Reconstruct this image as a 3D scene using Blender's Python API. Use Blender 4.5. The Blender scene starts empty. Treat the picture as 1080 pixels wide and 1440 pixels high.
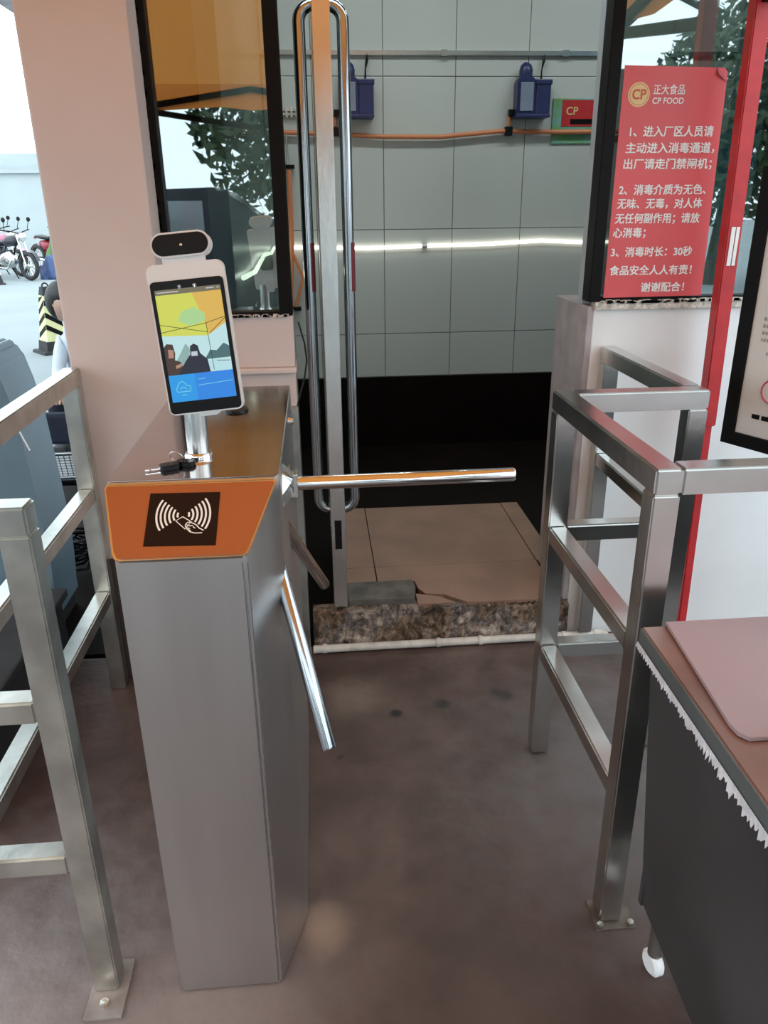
import bpy, bmesh, math, random
from mathutils import Vector, Matrix
random.seed(7)
C = bpy.context.scene.collection
R = math.radians

# ------------------------------------------------------------------ camera
cam_d = bpy.data.cameras.new('camera'); cam = bpy.data.objects.new('camera', cam_d); C.objects.link(cam)
bpy.context.scene.camera = cam
PITCH, YAW, ROLL = R(21.8), R(4.7), R(0.6)
fw = Vector((math.sin(YAW)*math.cos(PITCH), math.cos(YAW)*math.cos(PITCH), -math.sin(PITCH)))
rt = Vector((math.cos(YAW), -math.sin(YAW), 0)); up = rt.cross(fw)
rt2 = rt*math.cos(ROLL) - up*math.sin(ROLL); up2 = rt*math.sin(ROLL) + up*math.cos(ROLL)
m = Matrix((rt2, up2, -fw)).transposed().to_4x4(); m.translation = Vector((0, 0, 1.40))
cam.matrix_world = m
cam_d.sensor_fit = 'HORIZONTAL'; cam_d.sensor_width = 36.0; cam_d.lens = 36.0
cam_d.clip_start = 0.02; cam_d.clip_end = 300

# ------------------------------------------------------------------ world, light, exposure
sc = bpy.context.scene
sc.view_settings.view_transform = 'Standard'; sc.view_settings.look = 'None'
sc.view_settings.exposure = 0.0; sc.view_settings.gamma = 1.0; sc.view_settings.use_curve_mapping = False
w = bpy.data.worlds.new('overcast_sky'); sc.world = w; w.use_nodes = True
bg = w.node_tree.nodes['Background']; bg.inputs[0].default_value = (0.80, 0.93, 1.0, 1); bg.inputs[1].default_value = 3.1
sd = bpy.data.lights.new('sun', 'SUN'); sd.energy = 0.5; sd.angle = R(25); sd.color = (1, .97, .92)
so = bpy.data.objects.new('sun', sd); C.objects.link(so); so.rotation_euler = (R(38), R(-28), 0)
def area(name, loc, rot, sx, sy, e, col=(1, 1, 1)):
    d = bpy.data.lights.new(name, 'AREA'); d.shape = 'RECTANGLE'; d.size = sx; d.size_y = sy; d.energy = e; d.color = col
    o = bpy.data.objects.new(name, d); C.objects.link(o); o.location = loc; o.rotation_euler = rot; return o

# ------------------------------------------------------------------ materials
def nodes(name):
    mt = bpy.data.materials.new(name); mt.use_nodes = True
    return mt, mt.node_tree.nodes, mt.node_tree.links, mt.node_tree.nodes['Principled BSDF']
def mat(name, col, rough=.5, metal=0, var=0, vscale=8, bump=0, bscale=60, col2=None, stretch=None, spec=None, rvar=0, detail=4, lo=.35, hi=.65):
    mt, n, l, p = nodes(name)
    p.inputs['Base Color'].default_value = (*col, 1); p.inputs['Roughness'].default_value = rough; p.inputs['Metallic'].default_value = metal
    if spec is not None: p.inputs['Specular IOR Level'].default_value = spec
    tc = n.new('ShaderNodeTexCoord'); mp = n.new('ShaderNodeMapping'); l.new(tc.outputs['Object'], mp.inputs[0])
    if stretch: mp.inputs['Scale'].default_value = stretch
    if var or col2:
        t = n.new('ShaderNodeTexNoise'); t.inputs['Scale'].default_value = vscale; t.inputs['Detail'].default_value = detail; l.new(mp.outputs[0], t.inputs[0])
        r = n.new('ShaderNodeValToRGB'); l.new(t.outputs[0], r.inputs[0])
        r.color_ramp.elements[0].position = lo; r.color_ramp.elements[1].position = hi
        c2 = col2 or tuple(max(0, c*(1+var)) for c in col)
        c1 = col if col2 else tuple(c*(1-var) for c in col)
        r.color_ramp.elements[0].color = (*c1, 1); r.color_ramp.elements[1].color = (*c2, 1)
        l.new(r.outputs[0], p.inputs['Base Color'])
        if rvar:
            mr = n.new('ShaderNodeMapRange'); mr.inputs[3].default_value = rough-rvar; mr.inputs[4].default_value = rough+rvar
            l.new(t.outputs[0], mr.inputs[0]); l.new(mr.outputs[0], p.inputs['Roughness'])
    if bump:
        t2 = n.new('ShaderNodeTexNoise'); t2.inputs['Scale'].default_value = bscale; t2.inputs['Detail'].default_value = 4; l.new(mp.outputs[0], t2.inputs[0])
        b = n.new('ShaderNodeBump'); b.inputs['Strength'].default_value = bump; b.inputs['Distance'].default_value = .01
        l.new(t2.outputs[0], b.inputs['Height']); l.new(b.outputs[0], p.inputs['Normal'])
    return mt
def emis(name, col, s=1.0):
    mt, n, l, p = nodes(name); p.inputs['Base Color'].default_value = (.01, .01, .01, 1)
    p.inputs['Emission Color'].default_value = (*col, 1); p.inputs['Emission Strength'].default_value = s; p.inputs['Roughness'].default_value = .3
    return mt
def glassmat(name, tint, refl=.25):
    mt, n, l, p = nodes(name); n.remove(p)
    tr = n.new('ShaderNodeBsdfTransparent'); tr.inputs[0].default_value = (*tint, 1)
    gl = n.new('ShaderNodeBsdfGlossy'); gl.inputs['Roughness'].default_value = .012; gl.inputs[0].default_value = (.9, .95, .97, 1)
    fr = n.new('ShaderNodeFresnel'); fr.inputs[0].default_value = 1.5
    ad = n.new('ShaderNodeMath'); ad.operation = 'ADD'; ad.inputs[1].default_value = refl; ad.use_clamp = True; l.new(fr.outputs[0], ad.inputs[0])
    mx = n.new('ShaderNodeMixShader'); l.new(ad.outputs[0], mx.inputs[0]); l.new(tr.outputs[0], mx.inputs[1]); l.new(gl.outputs[0], mx.inputs[2])
    l.new(mx.outputs[0], n['Material Output'].inputs[0]); return mt
def fabricmat(name, col, trans):
    mt, n, l, p = nodes(name); n.remove(p)
    d = n.new('ShaderNodeBsdfDiffuse'); d.inputs[0].default_value = (*col, 1)
    t = n.new('ShaderNodeBsdfTranslucent'); t.inputs[0].default_value = (*col, 1)
    mx = n.new('ShaderNodeMixShader'); mx.inputs[0].default_value = trans
    l.new(d.outputs[0], mx.inputs[1]); l.new(t.outputs[0], mx.inputs[2]); l.new(mx.outputs[0], n['Material Output'].inputs[0]); return mt

M = {}
M['steel'] = mat('brushed_steel', (.62, .62, .60), .22, 1, .10, 6, .03, 30, rvar=.07)
M['cabsteel'] = mat('cabinet_steel', (.60, .60, .60), .34, 1, .04, 3, .015, 14, stretch=(5, 5, .5), rvar=.04)
M['topsteel'] = mat('polished_cabinet_top', (.52, .47, .46), .13, 1, .08, 5, .02, 10, rvar=.05)
M['oldsteel'] = mat('weathered_steel', (.58, .59, .55), .32, 1, .20, 9, .06, 30, rvar=.10)
M['chrome'] = mat('polished_tube', (.72, .71, .70), .09, 1, .03, 5)
M['darktube'] = mat('door_tube', (.42, .43, .45), .14, 1, .10, 5)
M['stile'] = mat('scuffed_door_stile', (.66, .63, .60), .25, 1, .06, 10, .03, 30, stretch=(2, 2, .8), rvar=.06)
M['orange'] = mat('canopy_reflection_panel', (.36, .100, .032), .34, 0, .05, 3)  # orange reflected from the canopy, put into the panel's base colour
M['black'] = mat('black_plastic', (.006, .006, .007), .25, 0, .15, 10, spec=.22)
M['reader'] = mat('reader_black', (.012, .006, .006), .35, 0, .1, 10, spec=.2)
M['ink'] = mat('white_print', (.80, .80, .78), .5, 0, .02, 10)
M['whiteplastic'] = mat('white_plastic', (.80, .80, .80), .28, 0, .02, 5)
M['pink'] = mat('pink_wall_tile', (.66, .56, .53), .34, 0, .05, 2, .05, 8, rvar=.05)
M['plaster'] = mat('white_painted_wall', (.76, .76, .76), .42, 0, .04, 3, .08, 12)
M['darkbrown'] = mat('dark_brown', (.07, .05, .045), .5, 0, .3, 6, .1, 20)
M['reveal'] = mat('worn_reveal', (.40, .36, .37), .6, 0, .15, 10, .25, 30)
M['sealant'] = mat('cracked_sealant', (.60, .56, .50), .7, 0, .3, 60, .6, 120)
M['dirt'] = mat('dark_dirt', (.07, .06, .05), .8, 0, .4, 60, .6, 120)
M['frame'] = mat('black_window_frame', (.004, .0035, .0035), .5, 0, .2, 30, .1, 60, spec=.15)
M['panel'] = mat('white_wall_panel', (.52, .545, .53), .22, 0, .02, 2, .03, 3)
M['blackfloor'] = mat('black_rubber_floor', (.006, .0035, .003), .6, 0, .2, 3, .1, 40, spec=.08)
M['tile'] = mat('worn_floor_tile', (.27, .160, .115), .42, 0, .14, 6, .12, 14, rvar=.08)
M['blue'] = mat('navy_plastic', (.018, .025, .10), .35, 0, .1, 8)
M['bluegrey'] = mat('grey_blue_shell', (.13, .20, .25), .4, 0, .10, 3, .03, 5)
M['clear'] = mat('clear_tank', (.20, .24, .33), .25, 0, .1, 8)
M['hose'] = mat('orange_hose', (.62, .22, .10), .45, 0, .05, 5)
M['redpaint'] = mat('red_paint', (.50, .025, .03), .4, 0, .10, 20, .05, 60)
M['poster'] = mat('red_poster', (.66, .090, .10), .38, 0, .05, 3)
M['gold'] = mat('pale_gold_print', (.75, .55, .26), .5, 0, .03, 5)
M['pvc'] = mat('dirty_pvc', (.62, .58, .52), .45, 0, .14, 25, .05, 50)
M['asphalt'] = mat('pale_asphalt', (.24, .275, .285), .8, 0, .06, .8, .2, 40)
M['concretewall'] = mat('pale_concrete_wall', (.42, .47, .48), .85, 0, .08, .5, .1, 5)
M['desk'] = mat('brown_desk_top', (.20, .11, .09), .28, 0, .15, 5, .05, 10)
M['sheet'] = mat('mauve_board', (.34, .26, .28), .42, 0, .06, 3, .03, 10)
M['deskside'] = mat('grey_desk_side', (.048, .047, .048), .40, 0, .25, 3, .08, 10, rvar=.06)
M['edge'] = mat('metal_edge_trim', (.20, .23, .23), .3, .6, .1, 9)
M['film'] = mat('peeling_white_film', (.55, .57, .62), .6, 0, .15, 40, .3, 60)
M['yellow'] = mat('yellow_plastic', (.60, .45, .06), .5, 0, .05, 9)
M['rubber'] = mat('rubber', (.02, .02, .022), .7, 0, .2, 10)
M['skin'] = mat('skin', (.52, .32, .25), .5, 0, .05, 10)
M['hair'] = mat('black_hair', (.010, .009, .009), .5, 0, .3, 60, .5, 90)
M['coat'] = mat('pale_coat', (.55, .60, .66), .8, 0, .06, 10)
M['trousers'] = mat('navy_trousers', (.015, .02, .04), .8, 0, .1, 20)
M['mesh'] = mat('dark_chair_mesh', (.30, .32, .36), .35, .6, .1, 60)
M['bluegreystrip'] = mat('pale_jamb_strip', (.42, .46, .50), .5, 0, .1, 8)
M['joint'] = mat('grey_joint', (.20, .21, .20), .7)
M['rusty'] = mat('rusty_plate', (.16, .13, .11), .5, .6, .3, 30, .2, 60)
M['darkred'] = mat('dark_red_band', (.16, .012, .02), .5)
M['dullplate'] = mat('dusty_plate', (.30, .26, .24), .55, .3, .2, 20, .1, 40)
M['stone'] = mat('grey_stone_slab', (.10, .09, .08), .6, 0, .35, 18, .3, 30)
M['green'] = mat('green_tarp', (.10, .20, .06), .6, 0, .1, 6, .4, 10)
M['bluetarp'] = mat('blue_cover', (.03, .06, .16), .6, 0, .1, 6, .3, 10)
M['leaf'] = mat('tree_leaves', (.035, .060, .022), .6, 0, .4, 3)
M['bark'] = mat('bark', (.06, .045, .03), .9, 0, .3, 20, .6, 30)
M['carpaint'] = mat('dark_car_paint', (.02, .025, .03), .15, 0, .05, 3)
M['canopy'] = fabricmat('orange_canopy', (.86, .33, .08), .34)
M['glass'] = glassmat('window_glass', (.60, .68, .66), .27)
M['glassdoor'] = glassmat('door_glass', (.85, .92, .90), .02)
M['led'] = emis('led_light', (1, .97, .82), 4.0)
M['tube'] = emis('added_tube_light', (.95, 1, .96), 3.0)

# rough floor material, stains and broad soft-edged tone patches
def floor_mat():
    mt, n, l, p = nodes('brown_concrete_floor')
    tc = n.new('ShaderNodeTexCoord')
    def noise(s, d=4, dist=0):
        t = n.new('ShaderNodeTexNoise'); t.inputs['Scale'].default_value = s; t.inputs['Detail'].default_value = d; t.inputs['Distortion'].default_value = dist
        l.new(tc.outputs['Object'], t.inputs[0]); return t
    def ramp(src, stops):
        r = n.new('ShaderNodeValToRGB'); l.new(src, r.inputs[0]); e = r.color_ramp.elements
        e[0].position, e[0].color = stops[0][0], (*stops[0][1], 1); e[1].position, e[1].color = stops[-1][0], (*stops[-1][1], 1)
        for q, c in stops[1:-1]:
            k = e.new(q); k.color = (*c, 1)
        return r
    a = noise(2.2, 5, .5); ra = ramp(a.outputs[0], [(.30, (.056, .033, .027)), (.5, (.088, .055, .046)), (.72, (.135, .096, .084))])
    b = noise(9, 6, .3); rb = ramp(b.outputs[0], [(.35, (.75, .72, .72)), (.65, (1.15, 1.13, 1.12))])
    mx = n.new('ShaderNodeMixRGB'); mx.blend_type = 'MULTIPLY'; mx.inputs[0].default_value = 1; l.new(ra.outputs[0], mx.inputs[1]); l.new(rb.outputs[0], mx.inputs[2])
    # dark spots
    v = noise(5.5, 2, 1.2); rv = ramp(v.outputs[0], [(.235, (.25, .2, .2)), (.27, (1, 1, 1))])
    m2 = n.new('ShaderNodeMixRGB'); m2.blend_type = 'MULTIPLY'; m2.inputs[0].default_value = 1; l.new(mx.outputs[0], m2.inputs[1]); l.new(rv.outputs[0], m2.inputs[2])
    cur = m2.outputs[0]
    geo = n.new('ShaderNodeNewGeometry'); wob = n.new('ShaderNodeTexNoise'); wob.inputs['Scale'].default_value = 16; wob.inputs['Detail'].default_value = 4; l.new(geo.outputs['Position'], wob.inputs[0])
    for (bx, by, br, soft, colr, amt) in ((.185, 1.884, .016, .012, (.006, .003, .003), 1), (.328, 1.915, .018, .016, (.008, .004, .004), 1), (.525, 1.939, .024, .02, (.008, .004, .004), 1), (.50, 1.96, .012, .015, (.01, .006, .005), .9), (.17, 1.29, .02, .03, (.05, .035, .035), .8),
                                   (.80, 1.55, .30, .45, (.16, .15, .15), .75), (-.75, .95, .30, .5, (.27, .235, .23), .85), (-.25, .98, .16, .25, (.25, .20, .185), .75), (-.04, 1.17, .035, .05, (.42, .30, .22), .7), (.06, 1.98, .06, .10, (.19, .145, .12), .7), (.28, .9, .25, .4, (.055, .037, .032), .5)):
        dd = n.new('ShaderNodeVectorMath'); dd.operation = 'DISTANCE'; l.new(geo.outputs['Position'], dd.inputs[0]); dd.inputs[1].default_value = (bx, by, 0)
        wv_ = n.new('ShaderNodeMath'); wv_.operation = 'MULTIPLY_ADD'; l.new(wob.outputs[0], wv_.inputs[0]); wv_.inputs[1].default_value = br*1.6; l.new(dd.outputs['Value'], wv_.inputs[2])
        mr_ = n.new('ShaderNodeMapRange'); mr_.interpolation_type = 'SMOOTHSTEP'; mr_.inputs[1].default_value = br*1.75-soft*.5; mr_.inputs[2].default_value = br*1.75+soft; mr_.inputs[3].default_value = amt; mr_.inputs[4].default_value = 0; l.new(wv_.outputs[0], mr_.inputs[0])
        mb = n.new('ShaderNodeMixRGB'); l.new(mr_.outputs[0], mb.inputs[0]); l.new(cur, mb.inputs[1]); mb.inputs[2].default_value = (*colr, 1); cur = mb.outputs[0]
    l.new(cur, p.inputs['Base Color'])
    rr = n.new('ShaderNodeMapRange'); rr.inputs[3].default_value = .30; rr.inputs[4].default_value = .62; l.new(a.outputs[0], rr.inputs[0]); l.new(rr.outputs[0], p.inputs['Roughness'])
    f = noise(38, 6); bp = n.new('ShaderNodeBump'); bp.inputs['Strength'].default_value = .25; bp.inputs['Distance'].default_value = .01
    l.new(f.outputs[0], bp.inputs['Height']); l.new(bp.outputs[0], p.inputs['Normal'])
    return mt
M['floor'] = floor_mat()
def crust_mat():
    mt, n, l, p = nodes('crumbling_step_face')
    tc = n.new('ShaderNodeTexCoord')
    def ns(sc_, d, dist=.6):
        t = n.new('ShaderNodeTexNoise'); t.inputs['Scale'].default_value = sc_; t.inputs['Detail'].default_value = d; t.inputs['Roughness'].default_value = .65; t.inputs['Distortion'].default_value = dist
        l.new(tc.outputs['Object'], t.inputs[0]); return t
    t = ns(9, 8); r = n.new('ShaderNodeValToRGB'); l.new(t.outputs[0], r.inputs[0]); e = r.color_ramp.elements
    e[0].position, e[0].color = .36, (.02, .015, .012, 1); e[1].position, e[1].color = .66, (.66, .58, .50, 1)
    for q, c in ((.43, (.16, .10, .055)), (.48, (.34, .24, .17)), (.52, (.10, .095, .09)), (.57, (.30, .23, .20)), (.61, (.42, .34, .27))):
        k = e.new(q); k.color = (*c, 1)
    u = ns(34, 6, .3); r2 = n.new('ShaderNodeValToRGB'); l.new(u.outputs[0], r2.inputs[0]); r2.color_ramp.elements[0].position = .38; r2.color_ramp.elements[0].color = (.35, .32, .3, 1); r2.color_ramp.elements[1].position = .55
    mx = n.new('ShaderNodeMixRGB'); mx.blend_type = 'MULTIPLY'; mx.inputs[0].default_value = 1; l.new(r.outputs[0], mx.inputs[1]); l.new(r2.outputs[0], mx.inputs[2])
    l.new(mx.outputs[0], p.inputs['Base Color']); p.inputs['Roughness'].default_value = .7
    b = n.new('ShaderNodeBump'); b.inputs['Strength'].default_value = .8; b.inputs['Distance'].default_value = .012; l.new(u.outputs[0], b.inputs['Height']); l.new(b.outputs[0], p.inputs['Normal'])
    return mt
M['crust'] = crust_mat()

# ------------------------------------------------------------------ helpers
def thing(name, label, cat, loc=(0, 0, 0), group=None, kind=None):
    o = bpy.data.objects.new(name, None); C.objects.link(o); o.location = loc; o.empty_display_size = .05
    if label: o['label'] = label
    if cat: o['category'] = cat
    if group: o['group'] = group
    if kind: o['kind'] = kind
    return o
def tag(o, label, cat, group=None):
    o['label'] = label; o['category'] = cat
    if group: o['group'] = group
    return o
def wloc(o):
    v = Vector((0, 0, 0))
    while o is not None:
        v = v + Vector(o.location); o = o.parent
    return v
def link(name, bm, m_, parent=None, smooth=False, label=None, origin=None):
    """mesh given in world coordinates -> object whose mesh is relative to its parent (or origin)"""
    me = bpy.data.meshes.new(name)
    base = wloc(parent) if parent else Vector(origin or (0, 0, 0))
    bmesh.ops.translate(bm, verts=bm.verts, vec=-base)
    bmesh.ops.recalc_face_normals(bm, faces=bm.faces)
    bm.to_mesh(me); bm.free()
    me.materials.append(m_)
    if smooth:
        for p in me.polygons: p.use_smooth = True
    o = bpy.data.objects.new(name, me); C.objects.link(o)
    if parent: o.parent = parent
    else: o.location = base
    if label: o['label'] = label
    return o
def smooth_by_angle(o, ang=35):
    me = o.data
    for p in me.polygons: p.use_smooth = True
    bm = bmesh.new(); bm.from_mesh(me)
    for e in bm.edges:
        if len(e.link_faces) == 2 and e.calc_face_angle(0) > R(ang): e.smooth = False
    bm.to_mesh(me); bm.free()
def structure(o): o['kind'] = 'structure'; return o
def add_box(bm, lo, hi, bev=0):
    vs = [bm.verts.new((x, y, z)) for x in (lo[0], hi[0]) for y in (lo[1], hi[1]) for z in (lo[2], hi[2])]
    fs = [(0, 1, 3, 2), (4, 6, 7, 5), (0, 4, 5, 1), (2, 3, 7, 6), (0, 2, 6, 4), (1, 5, 7, 3)]
    ff = [bm.faces.new([vs[i] for i in f]) for f in fs]
    if bev:
        es = list({e for f in ff for e in f.edges})
        bmesh.ops.bevel(bm, geom=es, offset=bev, segments=2, affect='EDGES', profile=.6)
def box(name, lo, hi, m_, parent=None, bev=0, label=None):
    lo2 = tuple(min(a, b) for a, b in zip(lo, hi)); hi2 = tuple(max(a, b) for a, b in zip(lo, hi))
    bm = bmesh.new(); add_box(bm, lo2, hi2, bev)
    return link(name, bm, m_, parent, label=label, origin=((lo2[0]+hi2[0])/2, (lo2[1]+hi2[1])/2, lo2[2]))
def frame_from(d):
    d = d.normalized(); a = Vector((0, 0, 1)) if abs(d.z) < .9 else Vector((1, 0, 0))
    s = d.cross(a).normalized(); t = s.cross(d).normalized(); return s, t
def add_beam(bm, a, b, wid, hgt=None, bev=0):
    """square tube from a to b"""
    a, b = Vector(a), Vector(b); hgt = hgt or wid; s, t = frame_from(b-a); vs = []
    for q in (a, b):
        for i, j in ((-1, -1), (1, -1), (1, 1), (-1, 1)): vs.append(bm.verts.new(q+s*wid/2*i+t*hgt/2*j))
    ff = [bm.faces.new([vs[i] for i in f]) for f in ((0, 1, 2, 3), (7, 6, 5, 4), (0, 4, 5, 1), (1, 5, 6, 2), (2, 6, 7, 3), (3, 7, 4, 0))]
    if bev:
        bmesh.ops.bevel(bm, geom=list({e for f in ff for e in f.edges}), offset=bev, segments=2, affect='EDGES')
def add_tube(bm, pts, r, n=12, cap=True):
    pts = [Vector(p) for p in pts]; rings = []; rr = r if isinstance(r, (list, tuple)) else [r]*len(pts)
    ps = None
    for i, p in enumerate(pts):
        d = (pts[min(i+1, len(pts)-1)]-pts[max(i-1, 0)]).normalized()
        if ps is None: s, t = frame_from(d)
        else:
            s = (ps-d*ps.dot(d)).normalized(); t = s.cross(d)
        ps = s
        rings.append([bm.verts.new(p+(s*math.cos(2*math.pi*k/n)+t*math.sin(2*math.pi*k/n))*rr[i]) for k in range(n)])
    for a, b in zip(rings, rings[1:]):
        for k in range(n): bm.faces.new((a[k], a[(k+1) % n], b[(k+1) % n], b[k]))
    if cap: bm.faces.new(rings[0]); bm.faces.new(rings[-1][::-1])
def tube(name, pts, r, m_, parent=None, n=12, label=None, origin=None):
    bm = bmesh.new(); add_tube(bm, pts, r, n); o = link(name, bm, m_, parent, label=label, origin=origin or pts[0]); smooth_by_angle(o, 50); return o
def beam(name, a, b, wid, m_, parent=None, hgt=None, bev=.003, label=None):
    bm = bmesh.new(); add_beam(bm, a, b, wid, hgt, bev); return link(name, bm, m_, parent, label=label, origin=a)
def add_prism(bm, poly, off):
    off = Vector(off); a = [bm.verts.new(Vector(p)) for p in poly]; b = [bm.verts.new(Vector(p)+off) for p in poly]; n = len(poly)
    f = [bm.faces.new(a), bm.faces.new(b[::-1])]
    for i in range(n): f.append(bm.faces.new((a[i], b[i], b[(i+1) % n], a[(i+1) % n])))
    return f
def prism(name, poly, off, m_, parent=None, bev=0, label=None, seg=2):
    bm = bmesh.new(); f = add_prism(bm, poly, off)
    if bev: bmesh.ops.bevel(bm, geom=list({e for q in f for e in q.edges}), offset=bev, segments=seg, affect='EDGES')
    return link(name, bm, m_, parent, label=label, origin=poly[0])
def lathe(name, prof, c, m_, parent=None, n=24, axis=None, label=None):
    """profile (r, h) revolved round an axis through c"""
    bm = bmesh.new(); c = Vector(c); ax = Vector(axis or (0, 0, 1)).normalized(); s, t = frame_from(ax); rings = []
    for r, h in prof: rings.append([bm.verts.new(c+ax*h+(s*math.cos(2*math.pi*k/n)+t*math.sin(2*math.pi*k/n))*max(r, 1e-4)) for k in range(n)])
    for a, b in zip(rings, rings[1:]):
        for k in range(n): bm.faces.new((a[k], a[(k+1) % n], b[(k+1) % n], b[k]))
    bm.faces.new(rings[0]); bm.faces.new(rings[-1][::-1])
    o = link(name, bm, m_, parent, label=label, origin=c); smooth_by_angle(o, 35); return o
def torus(name, c, Rr, r, axis, m_, parent=None, n=28, k=8):
    c = Vector(c); s, t = frame_from(Vector(axis)); bm = bmesh.new(); ax = Vector(axis).normalized(); rings = []
    for i in range(n):
        a = 2*math.pi*i/n; d = s*math.cos(a)+t*math.sin(a)
        rings.append([bm.verts.new(c+d*(Rr+r*math.cos(2*math.pi*j/k))+ax*r*math.sin(2*math.pi*j/k)) for j in range(k)])
    for i in range(n):
        a, b = rings[i], rings[(i+1) % n]
        for j in range(k): bm.faces.new((a[j], a[(j+1) % k], b[(j+1) % k], b[j]))
    return link(name, bm, m_, parent, True, origin=c)
def rrect(w_, h_, r, n=6):
    """rounded rectangle outline centred on 0"""
    out = []
    for cx, cy, a0 in ((w_/2-r, h_/2-r, 0), (-w_/2+r, h_/2-r, 90), (-w_/2+r, -h_/2+r, 180), (w_/2-r, -h_/2+r, 270)):
        for i in range(n+1):
            a = R(a0+90*i/n); out.append((cx+r*math.cos(a), cy+r*math.sin(a)))
    return out
class Plane:
    """local frame on a surface: o + u*a + v*b + n*c"""
    def __init__(s, o, u, v): s.o = Vector(o); s.u = Vector(u).normalized(); s.v = Vector(v); s.v = (s.v-s.u*s.v.dot(s.u)).normalized(); s.n = s.u.cross(s.v)
    def p(s, a, b, c=0): return s.o+s.u*a+s.v*b+s.n*c
def flat(name, pl, pts, z0, th, m_, parent, label=None):
    return prism(name, [pl.p(a, b, z0) for a, b in pts], pl.n*th, m_, parent, label=label)
def ribbon_faces(bm, pl, pts, wid, z):
    n = len(pts); L = []; Rr = []
    for i, (x, y) in enumerate(pts):
        x0, y0 = pts[max(i-1, 0)]; x1, y1 = pts[min(i+1, n-1)]; dx, dy = x1-x0, y1-y0; q = math.hypot(dx, dy) or 1
        L.append(bm.verts.new(pl.p(x-dy/q*wid/2, y+dx/q*wid/2, z))); Rr.append(bm.verts.new(pl.p(x+dy/q*wid/2, y-dx/q*wid/2, z)))
    for i in range(n-1): bm.faces.new((L[i], Rr[i], Rr[i+1], L[i+1]))
def ribbons(name, pl, lines, wid, z, m_, parent):
    bm = bmesh.new()
    for ln in lines: ribbon_faces(bm, pl, ln, wid, z)
    return link(name, bm, m_, parent)
def text(name, s, pl, a, b, size, m_, parent, bold=.012, shear=0, z=.001, width=None):
    cu = bpy.data.curves.new('t', 'FONT'); cu.body = s; cu.size = 1; cu.offset = 0; cu.shear = shear; cu.resolution_u = 3
    o = bpy.data.objects.new('t', cu); C.objects.link(o); bpy.context.view_layer.update()
    me = bpy.data.meshes.new_from_object(o.evaluated_get(bpy.context.evaluated_depsgraph_get()))
    bpy.data.objects.remove(o); bm = bmesh.new(); bm.from_mesh(me); bpy.data.meshes.remove(me)
    k = size
    if width:
        xs = [v.co.x for v in bm.verts]; kx = width/(max(xs)-min(xs)); x0 = min(xs)
    else: kx = size; x0 = 0
    base_v = list(bm.verts); dup_ = []
    for dx_, dy_ in ((bold*1.3, 0), (0, bold*1.0), (bold*1.3, bold*1.0)):
        g = bmesh.ops.duplicate(bm, geom=base_v+[e for e in bm.edges if e.verts[0] in set(base_v)]*0+list({f for v in base_v for f in v.link_faces}))
        nv = [x for x in g['geom'] if isinstance(x, bmesh.types.BMVert)]
        bmesh.ops.translate(bm, verts=nv, vec=(dx_, dy_, 0)); dup_.append(nv)
    for i_, vs_ in enumerate([base_v]+dup_):
        for v in vs_: v.co = pl.p(a+(v.co.x-x0)*kx, b+v.co.y*k, z+i_*.00008)
    return link(name, bm, m_, parent)

# ------------------------------------------------------------------ setting
structure(box('floor', (-2.3, -2.2, -.10), (3.2, 2.27, 0), M['floor']))
structure(box('pavement_ground', (-60, -60, -.16), (60, 80, -.012), M['asphalt']))
structure(box('floor_inside', (-2.6, 2.30, -.10), (3.2, 4.6, .004), M['blackfloor']))
WY = 2.27; WB = 2.42
wf = thing('wall_front', None, None, (0, WY, 0), kind='structure')
# left part of the front wall, pink tiled
box('wall_base', (-.42, WY, 0), (-.07, WB, .945), M['pink'], wf, .004)
box('ledge', (-.42, WY-.022, .945), (-.066, WB, .960), M['pink'], wf, .004)
box('wall_apron', (-.42, WY, .960), (-.07, WB, 1.108), M['pink'], wf, .004)
box('wall_head', (-.66, WY, 2.35), (3.2, WB, 3.0), M['plaster'], wf)
# right part, white
box('wall_base', (.815, WY, 0), (3.2, WB, 1.115), M['plaster'], wf, .004)
box('window_sill', (.815, WY-.012, 1.105), (3.2, WY+.03, 1.128), M['sealant'], wf, .003)
bm = bmesh.new()
for i in range(110):
    x = random.uniform(.83, 1.6); s = random.uniform(.003, .009)
    add_box(bm, (x, WY-.015, 1.126), (x+s*1.7, WY-.002, 1.126+s), 0)
for i in range(70):
    x = random.uniform(-.39, -.09); s = random.uniform(.003, .008)
    add_box(bm, (x, WY-.012, 1.106), (x+s*1.7, WY+.004, 1.106+s), 0)
q = link('sealant_crumbs', bm, M['sealant'], wf); q['kind'] = 'stuff'
bm = bmesh.new()
for i in range(26):
    x = random.choice([random.uniform(.84, 1.1), random.uniform(.95, 1.0)]); s = random.uniform(.003, .008)
    add_box(bm, (x, WY-.017, 1.124), (x+s*2.2, WY-.003, 1.124+s), 0)
for i in range(60):
    z = random.uniform(1.15, 1.9); s = random.uniform(.003, .009)
    add_box(bm, (-.4175-s*.6, WY-.006, z), (-.410, WY+.006, z+s*1.6), 0)
q = link('black_sealant', bm, M['frame'], wf); q['kind'] = 'stuff'
structure(box('wall_reveal', (.815, WB, .0), (1.6, 2.58, 1.115), M['reveal']))
box('wall_jamb', (.797, WY, .14), (.815, 2.58, 1.115), M['reveal'], wf, .003)
box('jamb_strip', (.797, WY+.06, 1.115), (.83, WY+.10, 2.9), M['bluegreystrip'], wf, .003)
# pillar
pl_ = thing('pillar', None, None, (-.53, 2.3, 0), kind='structure')
box('pillar_shaft', (-.675, 2.15, .42), (-.416, 2.5, 3.0), M['pink'], pl_, .006)
box('pillar_lower', (-.673, 2.152, 0), (-.418, 2.5, .42), M['darkbrown'], pl_, .004)  # lower section of the pillar, darker brown than the shaft
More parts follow.
